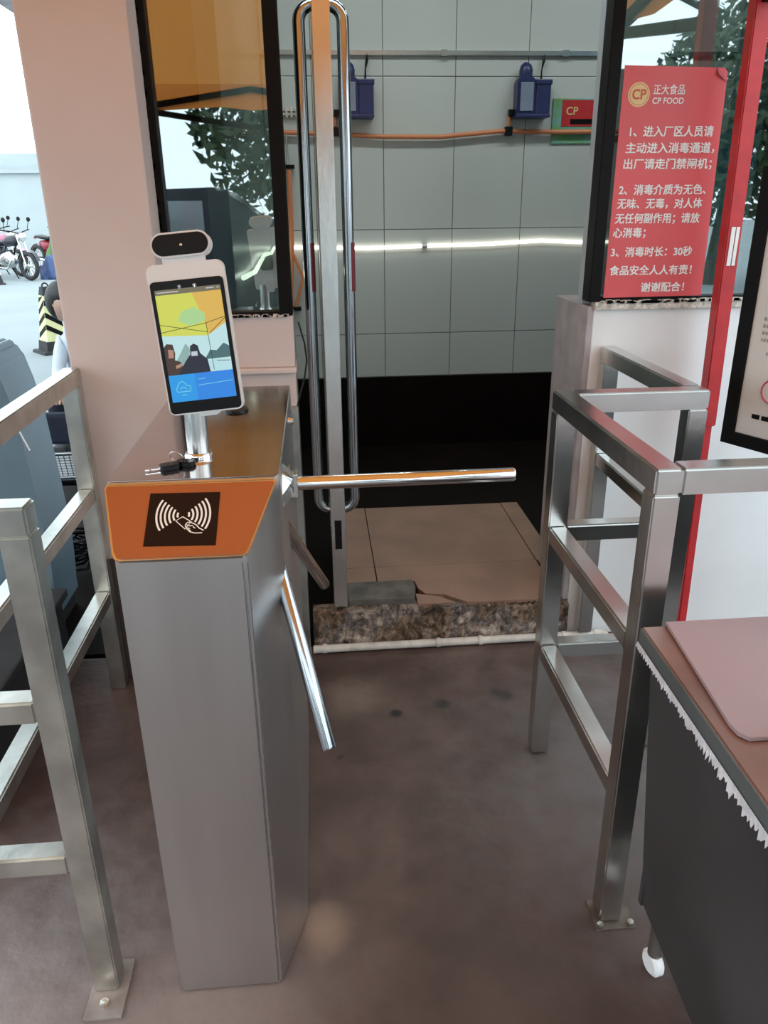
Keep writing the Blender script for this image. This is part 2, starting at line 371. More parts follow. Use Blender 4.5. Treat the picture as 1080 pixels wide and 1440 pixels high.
# building side wall and eave beyond the pillar
structure(box('wall_left_outer', (-.655, 2.5, 0), (-.56, 9.0, 3.0), M['plaster']))
structure(box('eave', (-1.76, 3.2, 2.5), (-.655, 9.0, 2.62), M['reveal']))
# inner room
structure(box('wall_passage_left', (-.30, WB, 0), (-.24, 4.6, 2.95), M['panel']))
structure(box('wall_right', (3.1, WB, 0), (3.2, 4.6, 2.95), M['panel']))
structure(box('ceiling', (-2.3, 2.27, 3.0), (3.3, 4.9, 3.1), M['plaster']))
wb = thing('wall_back', None, None, (0, 4.6, 0), kind='structure')
box('backing', (-.3, 4.606, 0), (3.2, 4.72, 3.0), M['joint'], wb)
xs = [-.24, .02, .396, .784, 1.176, 1.566, 1.956, 2.346, 2.736, 3.1]
zs = [.435, .69, 1.27, 2.03, 2.95]
for i in range(len(xs)-1):
    for j in range(len(zs)-1):
        box('wall_panel', (xs[i]+.0018, 4.6, zs[j]+.0018), (xs[i+1]-.0018, 4.610, zs[j+1]-.0018), M['panel'], wb, .002)
structure(box('baseboard_back', (-.24, 4.590, .0), (3.1, 4.60, .432), M['blackfloor']))
structure(box('wall_side_room', (-.60, 4.5, 0), (-.30, 4.6, 2.95), M['darkbrown']))

# windows
def window(name, x0, x1, z0, z1, fl, fr, parts=True):
    t = thing(name, None, None, ((x0+x1)/2, WY, z0), kind='structure')
    box('window_frame', (x0, WY-.004, z0), (x0+fl, WY+.06, z1), M['frame'], t, .003)
    box('window_frame', (x1-fr, WY-.004, z0), (x1, WY+.06, z1), M['frame'], t, .003)
    box('window_frame', (x0+fl, WY-.002, z0), (x1-fr, WY+.06, z0+.012), M['frame'], t, .002)
    box('window_frame', (x0+fl, WY-.002, z1-.04), (x1-fr, WY+.06, z1), M['frame'], t, .003)
    box('window_pane', (x0+fl, WY+.020, z0+.012), (x1-fr, WY+.026, z1-.04), M['glass'], t)
    return t
window('window_1', -.418, -.070, 1.108, 2.35, .022, .038)
w2 = window('window_2', .797, 3.0, 1.128, 2.35, .034, .04)
box('mullion', (1.285, WY+.03, 1.14), (1.325, WY+.07, 2.32), M['frame'], w2, .003)

# ------------------------------------------------------------------ step and platform
st = thing('step', None, None, (.38, 2.3, 0), kind='structure')
bm = bmesh.new(); N = 90; rows = []
for k in range(7):
    rows.append([])
    for i in range(N+1):
        x = -.055+.872*i/N; z = .022+.108*k/6
        rows[-1].append(bm.verts.new((x, 2.262+random.uniform(-.006, .004)-(.004 if k < 2 else 0), z+(random.uniform(-.008, .010) if k == 6 else 0))))
tp = [bm.verts.new((v.co.x, 2.262+random.choice([.03, .05, .06, .05]), .134)) for v in rows[-1]]
bt = [bm.verts.new((v.co.x, 2.262, 0)) for v in rows[0]]
allr = [bt]+rows+[tp]
for a, b in zip(allr, allr[1:]):
    for i in range(N): bm.faces.new((a[i], a[i+1], b[i+1], b[i]))
link('step_face', bm, M['crust'], st)
box('step_core', (-.055, 2.272, .0), (.797, 2.34, .130), M['crust'], st)
tx = [.063, .175, .79, .868]; ty = [2.325, 2.585, 3.19]
for i in range(3):
    for j in range(2):
        x1 = tx[i+1]; y0 = ty[j]
        if i == 0 and j == 0: y0 = 2.455
        if i == 2:
            y0 = max(y0, 2.583)
        if i == 1 and j == 0:
            poly = [(.31, 2.455), (.178, 2.455), (.178, 2.583), (.788, 2.583), (.795, 2.275), (.47, 2.285), (.40, 2.345), (.335, 2.36), (.315, 2.40)]
            prism('floor_tile', [(a, b, .02) for a, b in poly], (0, 0, .122), M['tile'], st)
            continue
        box('floor_tile', (tx[i]+.0015, y0+.001, .02), (x1-.0015, ty[j+1]-.0015, .142+.001*((i+j) % 2)), M['tile'], st, .0015)
prism('floor_tile', [(.302, 2.29, .02), (.302, 2.365, .02), (.335, 2.352, .02), (.385, 2.335, .02), (.43, 2.285, .02)], (0, 0, .120), M['tile'], st)
prism('stone_slab', [(.066, 2.312, .03), (.066, 2.452, .03), (.300, 2.452, .03), (.306, 2.40, .03), (.292, 2.306, .03)], (0, 0, .122), M['stone'], st, .003)
prism('stone_slab', [(.315, 2.30, .03), (.325, 2.345, .03), (.40, 2.33, .03), (.455, 2.275, .03), (.44, 2.262, .03)], (0, 0, .106), M['stone'], st)

# pvc pipe at the foot of the step
t = thing('pvc_pipe', 'thin dirty white pvc pipe lying along the foot of the step', 'pipe', (.40, 2.235, 0))
tube('pipe_run', [(-.058, 2.238, .0155), (.30, 2.238, .016), (.90, 2.238, .017), (.915, 2.238, .017)], .0135, M['pvc'], t, 14)
tube('elbow', [(.905, 2.238, .017), (.93, 2.235, .017), (.94, 2.225, .016), (.94, 2.19, .015)], .016, M['pvc'], t, 14)
for x in (-.02, .365, .51, .80): tube('pipe_clip', [(x-.007, 2.238, .0165), (x+.007, 2.238, .0165)], .0165, M['pvc'], t, 14)

# ------------------------------------------------------------------ turnstile cabinet
ZT, ZS = 1.0, .914; YF, YT, YB = 1.058, 1.165, 1.835
tc_ = thing('turnstile', 'upright brushed steel turnstile cabinet with reader panel in canopy reflected orange and three arms', 'turnstile', (-.21, 1.40, 0))
XL, XR = -.342, -.072
fl_, fr_ = -.313, -.122
def ring(z, yf, k):  # k: 0 at front face width .. 1 at full width
    xl = fl_+(XL-fl_)*k; xr = fr_+(XR-fr_)*k
    return [(xl, yf, z), (xr, yf, z)]
bm = bmesh.new()
V = lambda *c: bm.verts.new(c)
a = V(fl_, YF, 0); b = V(fr_, YF, 0); c = V(XR, 1.205, 0); d = V(XR, YB, 0); e = V(XL, YB, 0); f = V(XL, 1.165, 0)
a1 = V(fl_, YF, ZS); b1 = V(fr_, YF, ZS); c1 = V(XR, 1.185, ZT-.002); d1 = V(XR, YB, ZT-.002); e1 = V(XL, YB, ZT-.002); f1 = V(XL, YT, ZT-.002)
k1 = V(XR-.003, YT+.002, ZT-.002)
for fc in ((a, b, b1, a1), (b, c, c1, b1), (b1, c1, k1), (c, d, d1, c1), (d, e, e1, d1), (e, f, f1, e1), (f, a, a1, f1), (a1, b1, k1, f1), (f1, k1, c1, d1, e1), (f, e, d, c, b, a)):
    bm.faces.new(fc)
bmesh.ops.bevel(bm, geom=[x for x in bm.edges], offset=.004, segments=2, affect='EDGES')
cb = link('cabinet_body', bm, M['cabsteel'], tc_); smooth_by_angle(cb, 25)
# top plate
prism('top_plate', [(XL+.002, YT+.004, ZT-.002), (XR-.006, YT+.006, ZT-.002), (XR-.001, YT+.022, ZT-.002), (XR-.001, YB-.002, ZT-.002), (XL+.002, YB-.002, ZT-.002)], (0, 0, .003), M['topsteel'], tc_, .001)
# slanted panel, the canopy's orange reflection painted in as its colour
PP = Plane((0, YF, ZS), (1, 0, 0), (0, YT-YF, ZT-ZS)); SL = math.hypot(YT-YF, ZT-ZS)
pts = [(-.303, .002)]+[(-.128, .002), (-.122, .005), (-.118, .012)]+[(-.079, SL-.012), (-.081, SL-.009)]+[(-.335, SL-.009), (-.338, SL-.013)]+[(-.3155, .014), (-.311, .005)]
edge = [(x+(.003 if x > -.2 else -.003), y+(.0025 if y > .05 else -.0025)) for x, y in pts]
flat('panel_rim', PP, edge, .0005, .0012, M['steel'], tc_, 'bright steel rim round the reader panel')
pan = flat('reader_panel', PP, pts, .0012, .0022, M['orange'], tc_, 'flat card reader panel coloured with the orange canopy reflection')
rd = flat('card_reader', PP, [(-.273, .021), (-.166, .018), (-.162, .111), (-.269, .113)], .0030, .0012, M['reader'], tc_, 'black card reader label with white contactless symbol')
cx, cy = -.2165, .072; ku, kv = .00031, .00036
arcs = []
for side in (0, 1):
    for i in range(6):
        rr_ = 24+i*20.5
        a0, a1_ = (142, 214) if side == 0 else (38, -34)
        if i == 0: a0, a1_ = (150, 205) if side == 0 else (30, -22)
        arcs.append([(cx+(-4 if side == 0 else 4)*ku+rr_*ku*math.cos(R(a0+(a1_-a0)*k/12)), cy+rr_*kv*math.sin(R(a0+(a1_-a0)*k/12))) for k in range(13)])
ribbons('contactless_waves', PP, arcs, .0030, .0045, M['ink'], rd)
Z = lambda q: [(-.2165+(x-450)*ku, .072-(y-378)*kv) for x, y in q]
hand = [Z([(447, 386), (490, 412), (462, 446), (415, 405), (447, 386)]), Z([(462, 428), (470, 416), (482, 413), (500, 420), (515, 428), (530, 444), (552, 456)]),
        Z([(462, 430), (472, 446), (486, 460), (510, 467), (545, 467)]), Z([(468, 426), (484, 432), (500, 430)]), Z([(472, 440), (486, 446)]), Z([(476, 449), (490, 455)]), Z([(500, 436), (510, 444)])]
ribbons('hand_and_card', PP, hand, .0016, .0045, M['ink'], rd)
# lock on the side and base of the posts
lk = lathe('lock', [(.0, 0), (.009, 0), (.009, .008), (.006, .011), (.0, .011)], (XR, 1.63, .967), M['chrome'], tc_, 16, (1, 0, 0))
lathe('dark_disc', [(.0, 0), (.026, 0), (.025, .006), (.0, .007)], (-.178, 1.60, ZT), M['black'], tc_, 20, label='flat black disc on the cabinet top')  # flat black disc drawn as the dark oval behind the terminal
# tripod hub and arms
P0 = Vector((-.12, 1.3, .94)); ph = R(45.5); ax = Vector((math.cos(ph), 0, -math.sin(ph)))
hub = lathe('hub', [(.0, -.01), (.060, -.01), (.060, .02), (.045, .038), (.0, .040)], P0+ax*.015, M['steel'], tc_, 24, ax)
def arm(dv, L, mname, start=.02):
    dv = dv.normalized(); a_ = P0+dv*start
    o = lathe('arm', [(.0, start), (.0125, start), (.0125, .0), (.0125, L-.002), (.0115, L), (.0, L)][1:], P0, M[mname], tc_, 20, dv)
    return o
for ang in (0, 120, -120):
    q = Matrix.Rotation(R(ang), 3, ax) @ Vector((1, 0, 0))
    if ang == 0: q = Vector((.4655, 0, .002))
    arm(q, .466 if ang == 0 else .47, 'chrome' if ang != 120 else 'darktube')
bm = bmesh.new(); add_box(bm, (-.062, 1.284, .918), (-.046, 1.317, .962), .002); add_beam(bm, (-.054, 1.288, .955), (-.060, 1.284, .978), .012, .004)
link('arm_clip', bm, M['steel'], tc_, label='small bent steel clip round the level arm')
for x_ in (-.127, -.1195): beam('corner_seam', (x_, YF-.0002+(x_+.122)*0, .01), (x_, YF-.0002, ZS-.01), .0016, M['darktube'], tc_, bev=0)

# short steel post behind the cabinet
t = thing('steel_post', 'short square steel post standing between the cabinet and the doorway', 'post', (-.09, 2.10, 0))
beam('post_shaft', (-.088, 2.10, .004), (-.088, 2.10, .88), .050, M['oldsteel'], t)
box('post_foot', (-.125, 2.065, 0), (-.055, 2.135, .005), M['oldsteel'], t)

# ------------------------------------------------------------------ face terminal
tm = thing('face_terminal', 'white tablet shaped face recognition terminal on a silver post', 'terminal', (-.212, 1.284, ZT+.001))
lathe('pole', [(.0185, 0), (.0185, .10)], (-.212, 1.284, ZT+.001), M['steel'], tm, 28)
lathe('pole_flange', [(.024, 0), (.0245, .004), (.022, .009), (.0190, .010)], (-.212, 1.284, ZT+.001), M['chrome'], tm, 28)
TP = Plane((-.1865, 1.25, 1.087), (.119, 0, .010), (-.018, .035, .230))
W_, H_ = .1215, .236
TP.o = TP.p(0, H_/2)
body = rrect(W_, H_, .010, 5)
prism('terminal_body', [TP.p(a_, b_, -.022) for a_, b_ in body], TP.n*.020, M['whiteplastic'], tm, .003)
prism('rear_bracket', [TP.p(a_, b_, -.060) for a_, b_ in rrect(.05, .07, .012, 4)], TP.n*.038, M['black'], tm)
for o_ in ():
    pass
hb = prism('hinge', [TP.p(a_, b_-.105, -.05) for a_, b_ in rrect(.034, .04, .006, 4)], TP.n*.030, M['whiteplastic'], tm)
fp = rrect(W_-.006, H_-.028, .007, 5)
face = prism('front_glass', [TP.p(a_, b_-.0115, -.0015) for a_, b_ in fp], TP.n*.0015, M['black'], tm, label='glossy black glass front')
SW, SH = .1035, .1760; s0 = -.1185+.0225
SP = Plane(TP.p(-SW/2, s0-.0005, .0002), TP.u, TP.v)
def scr(name, pts, col, lev, s=1.0, label=None):
    global SCN
    key = 'screen_%02d' % len([k for k in M if k.startswith('screen_')]); M[key] = emis('screen_colour', col, s)
    return flat(name, SP, [(x*SW, y*SH) for x, y in pts], .0002+lev*.00015, .0001, M[key], face, label)
scr('screen', [(0, 0), (1, 0), (1, 1), (0, 1)], (.55, .80, .82), 0, .9, 'lit screen showing a camera view and a blue banner')
scr('screen_canopy', [(0, .60), (.70, .57), (1, .67), (1, .96), (0, .96)], (.66, .70, .10), 1, .9)
scr('screen_orange', [(.55, .96), (1, .96), (1, .67), (.72, .575), (.66, .75)], (.75, .47, .09), 2, .9)
scr('screen_glow', [(.28, .72), (.36, .80), (.55, .83), (.70, .77), (.70, .70), (.45, .67)], (.42, .68, .30), 3, .9)
scr('screen_bar', [(0, .955), (1, .955), (1, 1), (0, 1)], (.16, .14, .09), 3)
scr('screen_trees', [(.60, .36), (1, .36), (1, .46), (.92, .49), (.80, .43), (.70, .44)], (.06, .14, .15), 1)
scr('screen_trees', [(.08, .30), (.30, .28), (.40, .46), (.34, .52), (.20, .40)], (.25, .40, .38), 1)
scr('screen_ground', [(.55, .245), (1, .245), (1, .33), (.75, .36), (.55, .33)], (.45, .70, .75), 1)
scr('screen_person', [(.0, .245), (.20, .245), (.26, .30), (.22, .36), (.14, .38), (.16, .44), (.14, .52), (.05, .53), (.0, .50)], (.05, .025, .02), 2)
scr('screen_person', [(.16, .245), (.66, .245), (.64, .36), (.54, .42), (.52, .49), (.46, .51), (.40, .49), (.39, .42), (.30, .36)], (.010, .012, .03), 3)
scr('screen_face', [(.05, .40), (.13, .40), (.14, .47), (.06, .48)], (.40, .22, .16), 4)
scr('screen_face', [(.40, .40), (.50, .40), (.50, .44), (.41, .44)], (.50, .55, .60), 4)
scr('screen_hand', [(.14, .30), (.24, .32), (.23, .345), (.14, .33)], (.45, .24, .17), 4)
scr('screen_banner', [(0, 0), (1, 0), (1, .245), (0, .245)], (.02, .22, .72), 4, 1.0)
scr('screen_banner_left', [(0, 0), (.40, 0), (.40, .245), (0, .245)], (.015, .30, .74), 5, 1.0)
M['screenline'] = emis('screen_line', (.20, .68, .85), .9); M['screendark'] = emis('screen_dark_line', (.06, .05, .02), .6); M['screenpale'] = emis('screen_pale', (.7, .75, .7), .7)
cl = [(.10, .09), (.09, .12), (.12, .145), (.145, .17), (.19, .185), (.235, .17), (.25, .145), (.30, .14), (.315, .115), (.30, .09), (.10, .09)]
cp = [(x*SW, y*SH) for x, y in cl]
ribbons('screen_cloud', SP, [cp, [(.15*SW, .115*SH), (.20*SW, .135*SH), (.25*SW, .115*SH)], [(.16*SW, .06*SH), (.24*SW, .06*SH)]], .0012, .0013, M['screenline'], face)
ribbons('screen_lines', SP, [[(.44*SW, .135*SH), (.98*SW, .150*SH)], [(.45*SW, .19*SH), (.56*SW, .192*SH)]], .0009, .0013, M['screenline'], face)
ribbons('screen_truss', SP, [[(0, .70*SH), (.70*SW, .60*SH)], [(0, .63*SH), (.70*SW, .68*SH), (1*SW, .72*SH)], [(.70*SW, .68*SH), (.72*SW, .26*SH)], [(.74*SW, .59*SH), (1*SW, .71*SH)], [(.78*SW, .34*SH), (.98*SW, .33*SH)]], .0009, .0012, M['screendark'], face)
ribbons('screen_status', SP, [[(.03*SW, .977*SH), (.36*SW, .977*SH)], [(.78*SW, .980*SH), (.90*SW, .980*SH)], [(.94*SW, .980*SH), (.98*SW, .980*SH)]], .0016, .0012, M['screenpale'], face)['kind'] = 'stuff'
for u_ in (-.012, .012):
    c0 = TP.p(u_, H_/2-.036, .0002)
    lathe('lens', [(.0, 0), (.0035, 0), (.0032, .0006), (.0, .0008)], c0, M['chrome'] if u_ > 0 else M['darktube'], face, 14, TP.n)
pill = rrect(.0925, .0375, .01865, 10)
hd = prism('camera_head', [TP.p(a_, b_+H_/2+.027, -.026) for a_, b_ in pill], TP.n*.028, M['whiteplastic'], tm, .002)
pill2 = rrect(.0865, .0318, .0158, 10)
hf = prism('camera_glass', [TP.p(a_, b_+H_/2+.027, .002) for a_, b_ in pill2], TP.n*.0012, M['black'], tm, label='black pill shaped camera window')
lathe('sensor', [(.0, 0), (.0022, 0), (.0, .0005)], TP.p(.001, H_/2+.026, .0033), M['chrome'], hf, 10, TP.n)
prism('head_neck', [TP.p(a_, b_+H_/2+.006, -.022) for a_, b_ in rrect(.066, .016, .004, 3)], TP.n*.018, M['whiteplastic'], tm)

# keys
t = thing('key_bunch', 'two black headed keys on a ring lying on the cabinet', 'keys', (-.245, 1.235, ZT+.001))
def key(c, ang, bow_m, tip):
    kp = Plane((c[0], c[1], ZT+.0012), (math.cos(ang), math.sin(ang), 0), (-math.sin(ang), math.cos(ang), 0))
    bow = prism('key_bow', [kp.p(a_, b_) for a_, b_ in rrect(.032, .022, .007, 4)], kp.n*.008, bow_m, t, .0015)
    if tip: flat('key_blade', kp, [(.011, -.003), (.036, -.003), (.040, 0), (.036, .001), (.033, .003), (.030, .001), (.026, .003), (.011, .003)], .002, .002, M['chrome'], t)
key((-.252, 1.225), R(205), M['black'], True)
key((-.228, 1.240), R(170), M['black'], False)
torus('key_ring', (-.242, 1.240, ZT+.0155), .0115, .0009, (.2, .6, .3), M['chrome'], t, 24, 6)

# ------------------------------------------------------------------ railings
def railing(name, label, loc): return thing(name, label, 'railing', loc, None)
S_ = .046; H2 = S_/2
def post(par, x, y, z1=1.0-S_, mt='steel', plate=True):
    beam('post', (x, y, .005), (x, y, z1), S_, M[mt], par)
    if plate:
        box('foot_plate', (x-.04, y-.045, 0), (x+.05, y+.045, .006), M[mt], par, .001)
def rail(par, a_, b_, mt='steel', wid=S_): beam('rail', a_, b_, wid, M[mt], par, bev=.004)
rr_ = railing('right_railing', 'square tube steel barrier between the aisle and the red poster wall', (.56, 1.40, 0)); rr_.name = 'steel_railing'
ax_, bx_, ay_, by_ = .557, .557, 1.152, 1.686
post(rr_, ax_, ay_, plate=False); post(rr_, bx_, by_, plate=False)
box('foot_plate', (ax_-.032, ay_-.04, 0), (ax_+.05, ay_+.035, .004), M['rusty'], rr_, .001)
DX, CY = .868, 2.243
beam('post', (DX, by_, .005), (DX, by_, 1.0-S_), S_, M['steel'], rr_); beam('post', (DX, CY, .034), (DX, CY, 1.0-S_), S_, M['steel'], rr_)
zt = 1.0-H2
rail(rr_, (ax_, ay_-H2, zt), (bx_, by_+H2, zt)); rail(rr_, (bx_+H2, by_, zt), (DX+H2, by_, zt)); rail(rr_, (DX, by_+H2, zt), (DX, CY+H2, zt))
for z in (.655, .325):
    rail(rr_, (ax_, ay_+H2, z), (bx_, by_-H2, z), wid=.042); rail(rr_, (bx_+H2, by_, z), (DX-H2, by_, z), wid=.042)
rail(rr_, (DX, by_+H2, .655), (DX, CY-H2, .655), wid=.042)
rail(rr_, (ax_+H2, ay_, zt), (1.60, ay_, zt)); beam('post', (1.62, ay_, .005), (1.62, ay_, 1.0), S_, M['steel'], rr_)
for x, y in ((ax_-.024, ay_-.033), (ax_+.04, ay_-.033)): lathe('anchor_bolt', [(.0, 0), (.007, 0), (.007, .007), (.0, .008)], (x, y, .006), M['oldsteel'], rr_, 8)

lr = railing('steel_railing', 'weathered square tube steel barrier at the left of the cabinet', (-.6, 1.6, 0))
lx = -.455
post(lr, lx, 1.092, mt='oldsteel', plate=False)
bm = bmesh.new(); add_box(bm, (-.485, 1.015, 0), (-.415, 1.135, .006), .001); link('foot_plate', bm, M['dullplate'], lr)
lathe('anchor_bolt', [(.0, 0), (.009, 0), (.009, .007), (.004, .008), (.004, .014), (.0, .014)], (-.452, 1.042, .006), M['oldsteel'], lr, 6)
rail(lr, (-1.6, 1.092, zt), (lx+H2, 1.092, zt), 'oldsteel')
for z in (.645, .322): rail(lr, (-1.6, 1.092, z), (lx-H2, 1.092, z), 'oldsteel', .042)
FX = -.668
beam('post', (FX, 2.115, 0), (FX, 2.115, 1.0-S_), S_, M['oldsteel'], lr)
rail(lr, (FX, 2.138, zt), (FX, 1.116, zt), 'oldsteel')
for z in (.645, .322): rail(lr, (FX, 2.092, z), (FX, 1.114, z), 'oldsteel', .042)
beam('post', (-1.60, 1.092, 0), (-1.60, 1.092, 1.0), S_, M['oldsteel'], lr)

# ------------------------------------------------------------------ door leaf with pull handles
dr = thing('door_1', None, None, (.04, 2.32, .143), kind='structure')
box('door_stile', (.017, 2.285, .144), (.063, 2.325, 2.34), M['stile'], dr, .002)
box('door_stile', (.017, 3.12, .144), (.063, 3.17, 2.34), M['stile'], dr, .002)
box('door_rail', (.019, 2.325, .144), (.061, 3.12, .22), M['stile'], dr, .002)
box('door_rail', (.019, 2.325, 2.28), (.061, 3.12, 2.34), M['stile'], dr, .002)
box('door_pane', (.036, 2.325, .22), (.044, 3.12, 2.28), M['glassdoor'], dr)
box('latch_plate', (.028, 2.2835, .36), (.050, 2.286, .46), M['black'], dr, label='dark slotted latch plate on the door edge')
for sgn, xc in ((-1, -.018), (1, .098)):
    pts = [(.04+sgn*.010, 2.35, 1.885)]
    r_ = .038
    for k in range(7): a_ = R(90-90*k/6); pts.append((xc-sgn*r_+sgn*r_*math.cos(a_), 2.35, 1.847+r_*math.sin(a_)))
    for k in range(7): a_ = R(-90*k/6); pts.append((xc-sgn*r_+sgn*r_*math.cos(a_), 2.35, .515+r_*math.sin(a_)))
    pts.append((.04+sgn*.010, 2.35, .477))
    hnd = tube('pull_handle', pts, .0165, M['darktube'], dr, 16)
    tube('red_band', [(xc+.0075, 2.345, 1.165), (xc+.0075, 2.345, 1.30)], .0105, M['darkred'], hnd, 16, 'dark red band on the handle')  # narrow dark red strip along part of each handle

# ------------------------------------------------------------------ inside the passage
t = thing('led_strip', 'glowing white led strip running along the passage walls', 'light strip', (.6, 4.59, 1.18))
tube('strip', [(-.222, 2.50, 1.195), (-.222, 3.0, 1.175), (-.222, 3.6, 1.20), (-.222, 4.2, 1.175), (-.222, 4.55, 1.185), (-.19, 4.588, 1.185), (.3, 4.588, 1.172), (.62, 4.588, 1.180), (1.0, 4.588, 1.186), (1.3, 4.588, 1.200), (1.55, 4.588, 1.188), (2.2, 4.588, 1.19)], .0085, M['led'], t, 8)
tube('cable_clip', [(.61, 4.588, 1.18), (.64, 4.588, 1.181)], .011, M['whiteplastic'], t, 8)
t = thing('wall_conduit', 'thin grey metal rail fixed high along the white back wall', 'rail', (.6, 4.58, 2.13))
beam('conduit', (-.24, 4.586, 2.135), (2.8, 4.586, 2.135), .022, M['steel'], t)
for x in (.08, .70, 1.35): box('bracket', (x, 4.57, 2.12), (x+.035, 4.6, 2.15), M['steel'], t)
hz = thing('hose_run', 'orange hose running along the white back wall below the foggers', 'hose', (.6, 4.58, 1.75))
tube('hose', [(-.20, 4.572, 1.765), (.1, 4.57, 1.755), (.4, 4.57, 1.74), (.7, 4.57, 1.738), (1.03, 4.57, 1.765), (1.35, 4.57, 1.76), (2.2, 4.57, 1.765)], .012, M['hose'], hz, 10)
tube('drop_hose', [(-.12, 4.56, 1.58), (-.125, 4.56, 1.2), (-.15, 4.56, .87)], .014, M['hose'], hz, 10)
tube('drop_hose', [(-.12, 4.56, 1.15), (-.07, 4.56, 1.02), (-.12, 4.56, .86)], .010, M['hose'], hz, 10)
tube('drop_hose', [(-.125, 4.57, 1.60), (-.125, 4.57, 1.76)], .006, M['steel'], hz, 8)
for x in (1.075, .135): box('tee_fitting', (x-.02, 4.553, 1.742), (x+.02, 4.592, 1.787), M['black'], hz, .004)
for z in (1.585, .84): box('hose_clip', (-.155, 4.55, z), (-.09, 4.59, z+.02), M['black'], hz)
bm = bmesh.new()
for z in (1.865, 1.845): add_box(bm, (-.185, 4.58, z), (-.03, 4.598, z+.012))
for i in range(6): add_box(bm, (-.175+i*.026, 4.57, 1.835), (-.165+i*.026, 4.595, 1.885))
link('valve_block', bm, M['pvc'], hz)
def fogger(cx, label):
    g = thing('fogger', label, 'fogger', (cx, 4.56, 1.835), 'foggers on the back wall')
    prism('tank_body', [(cx-.085, 4.50, 1.835), (cx+.015, 4.50, 1.835), (cx+.015, 4.50, 2.0), (cx-.02, 4.50, 2.03), (cx-.06, 4.50, 2.03), (cx-.085, 4.50, 2.0)], (0, .095, 0), M['blue'], g, .006)
    box('clear_tank', (cx-.070, 4.492, 1.855), (cx, 4.50, 1.99), M['clear'], g, .003, 'pale translucent tank')
    box('pump_box', (cx+.015, 4.50, 1.835), (cx+.095, 4.595, 1.995), M['blue'], g, .008)
    box('pump_lid', (cx+.011, 4.496, 1.98), (cx+.099, 4.597, 2.005), M['blue'], g, .004)
    box('base_tray', (cx-.09, 4.49, 1.825), (cx+.095, 4.598, 1.840), M['blue'], g, .003)
    lathe('mist_head', [(.034, 0), (.036, .03), (.028, .055), (.012, .068), (.0, .07)], (cx-.035, 4.545, 2.02), M['blue'], g, 20)
    tube('power_cord', [(cx+.055, 4.57, 2.0), (cx+.058, 4.575, 2.06), (cx+.066, 4.575, 2.10), (cx+.068, 4.578, 2.13)], [.006, .0035, .008, .003], M['black'], g, 8)
    box('inlet_elbow', (cx-.115, 4.55, 1.835), (cx-.085, 4.59, 1.87), M['black'], g, .003)
    tube('feed_hose', [(cx-.108, 4.57, 1.84), (cx-.110, 4.57, 1.790)], .010, M['hose'], g, 8)
fogger(1.185, 'navy fogger unit beside the green and red wall poster')
fogger(.245, 'navy fogger unit half hidden behind the right door handle')
# green / red wall poster
t = thing('wall_poster', 'small green poster with a red panel on the back wall', 'poster', (1.45, 4.59, 1.71))
gm = mat('poster_green', (.16, .38, .12), .5, 0, 0, 12, col2=(.20, .42, .45), lo=.4, hi=.6)
box('poster_sheet', (1.322, 4.590, 1.705), (1.60, 4.598, 1.925), gm, t)
rp = box('red_panel', (1.372, 4.586, 1.79), (1.60, 4.590, 1.918), M['redpaint'], t)
WP = Plane((0, 4.585, 0), (1, 0, 0), (0, 0, 1))
text('poster_letters', 'CP', WP, 1.392, 1.845, .055, M['gold'], rp, .02, 0, .001)
box('dark_tray', (1.42, 4.584, 1.80), (1.59, 4.586, 1.825), M['frame'], rp)
# added ceiling lamps out of view, there to brighten the interior
for i, x in enumerate((.35, 1.9)):
    t = thing('added_ceiling_lamp', ('added unseen ceiling lamp that lights the passage', 'added unseen ceiling lamp that lights the right room')[i], 'lamp', (x, 3.6, 2.9))
    box('housing', (x-.6, 3.5, 2.95), (x+.6, 3.66, 3.0), M['whiteplastic'], t); box('added_tube', (x-.58, 3.55, 2.925), (x+.58, 3.61, 2.95), M['tube'], t)
    area('interior_fill', (x, 3.58, 2.92), (0, 0, 0), 1.1, .12, 11, (.92, 1, .96))
# notices board seen through the right window
t = thing('notice_display', 'pale blue notice panel with pictures behind the right window glass', 'notice board', (1.7, 3.0, .4))
box('panel_sheet', (1.25, 3.0, .95), (2.4, 3.03, 1.63), mat('notice_blue', (.22, .50, .56), .5, 0, .1, 5), t)
cols = [(.10, .30, .42), (.55, .70, .72), (.12, .35, .22), (.45, .62, .66), (.45, .20, .22)]
cm = [mat('notice_picture', c_, .5, 0, .1, 9) for c_ in cols]
k = 0
for zr in (1.48, 1.35, 1.22, 1.09):
    for xi in range(8):
        x = 1.29+xi*.135; box('picture', (x, 2.994, zr), (x+.10, 3.0, zr+.10), cm[(k*7+xi*3) % 5], t); k += 1
for x in (1.30, 2.33): beam('panel_leg', (x, 3.015, .004), (x, 3.015, .95), .03, M['steel'], t)
structure(box('wall_partition', (1.70, 3.3, .004), (3.1, 3.36, 2.95), M['bluegrey']))

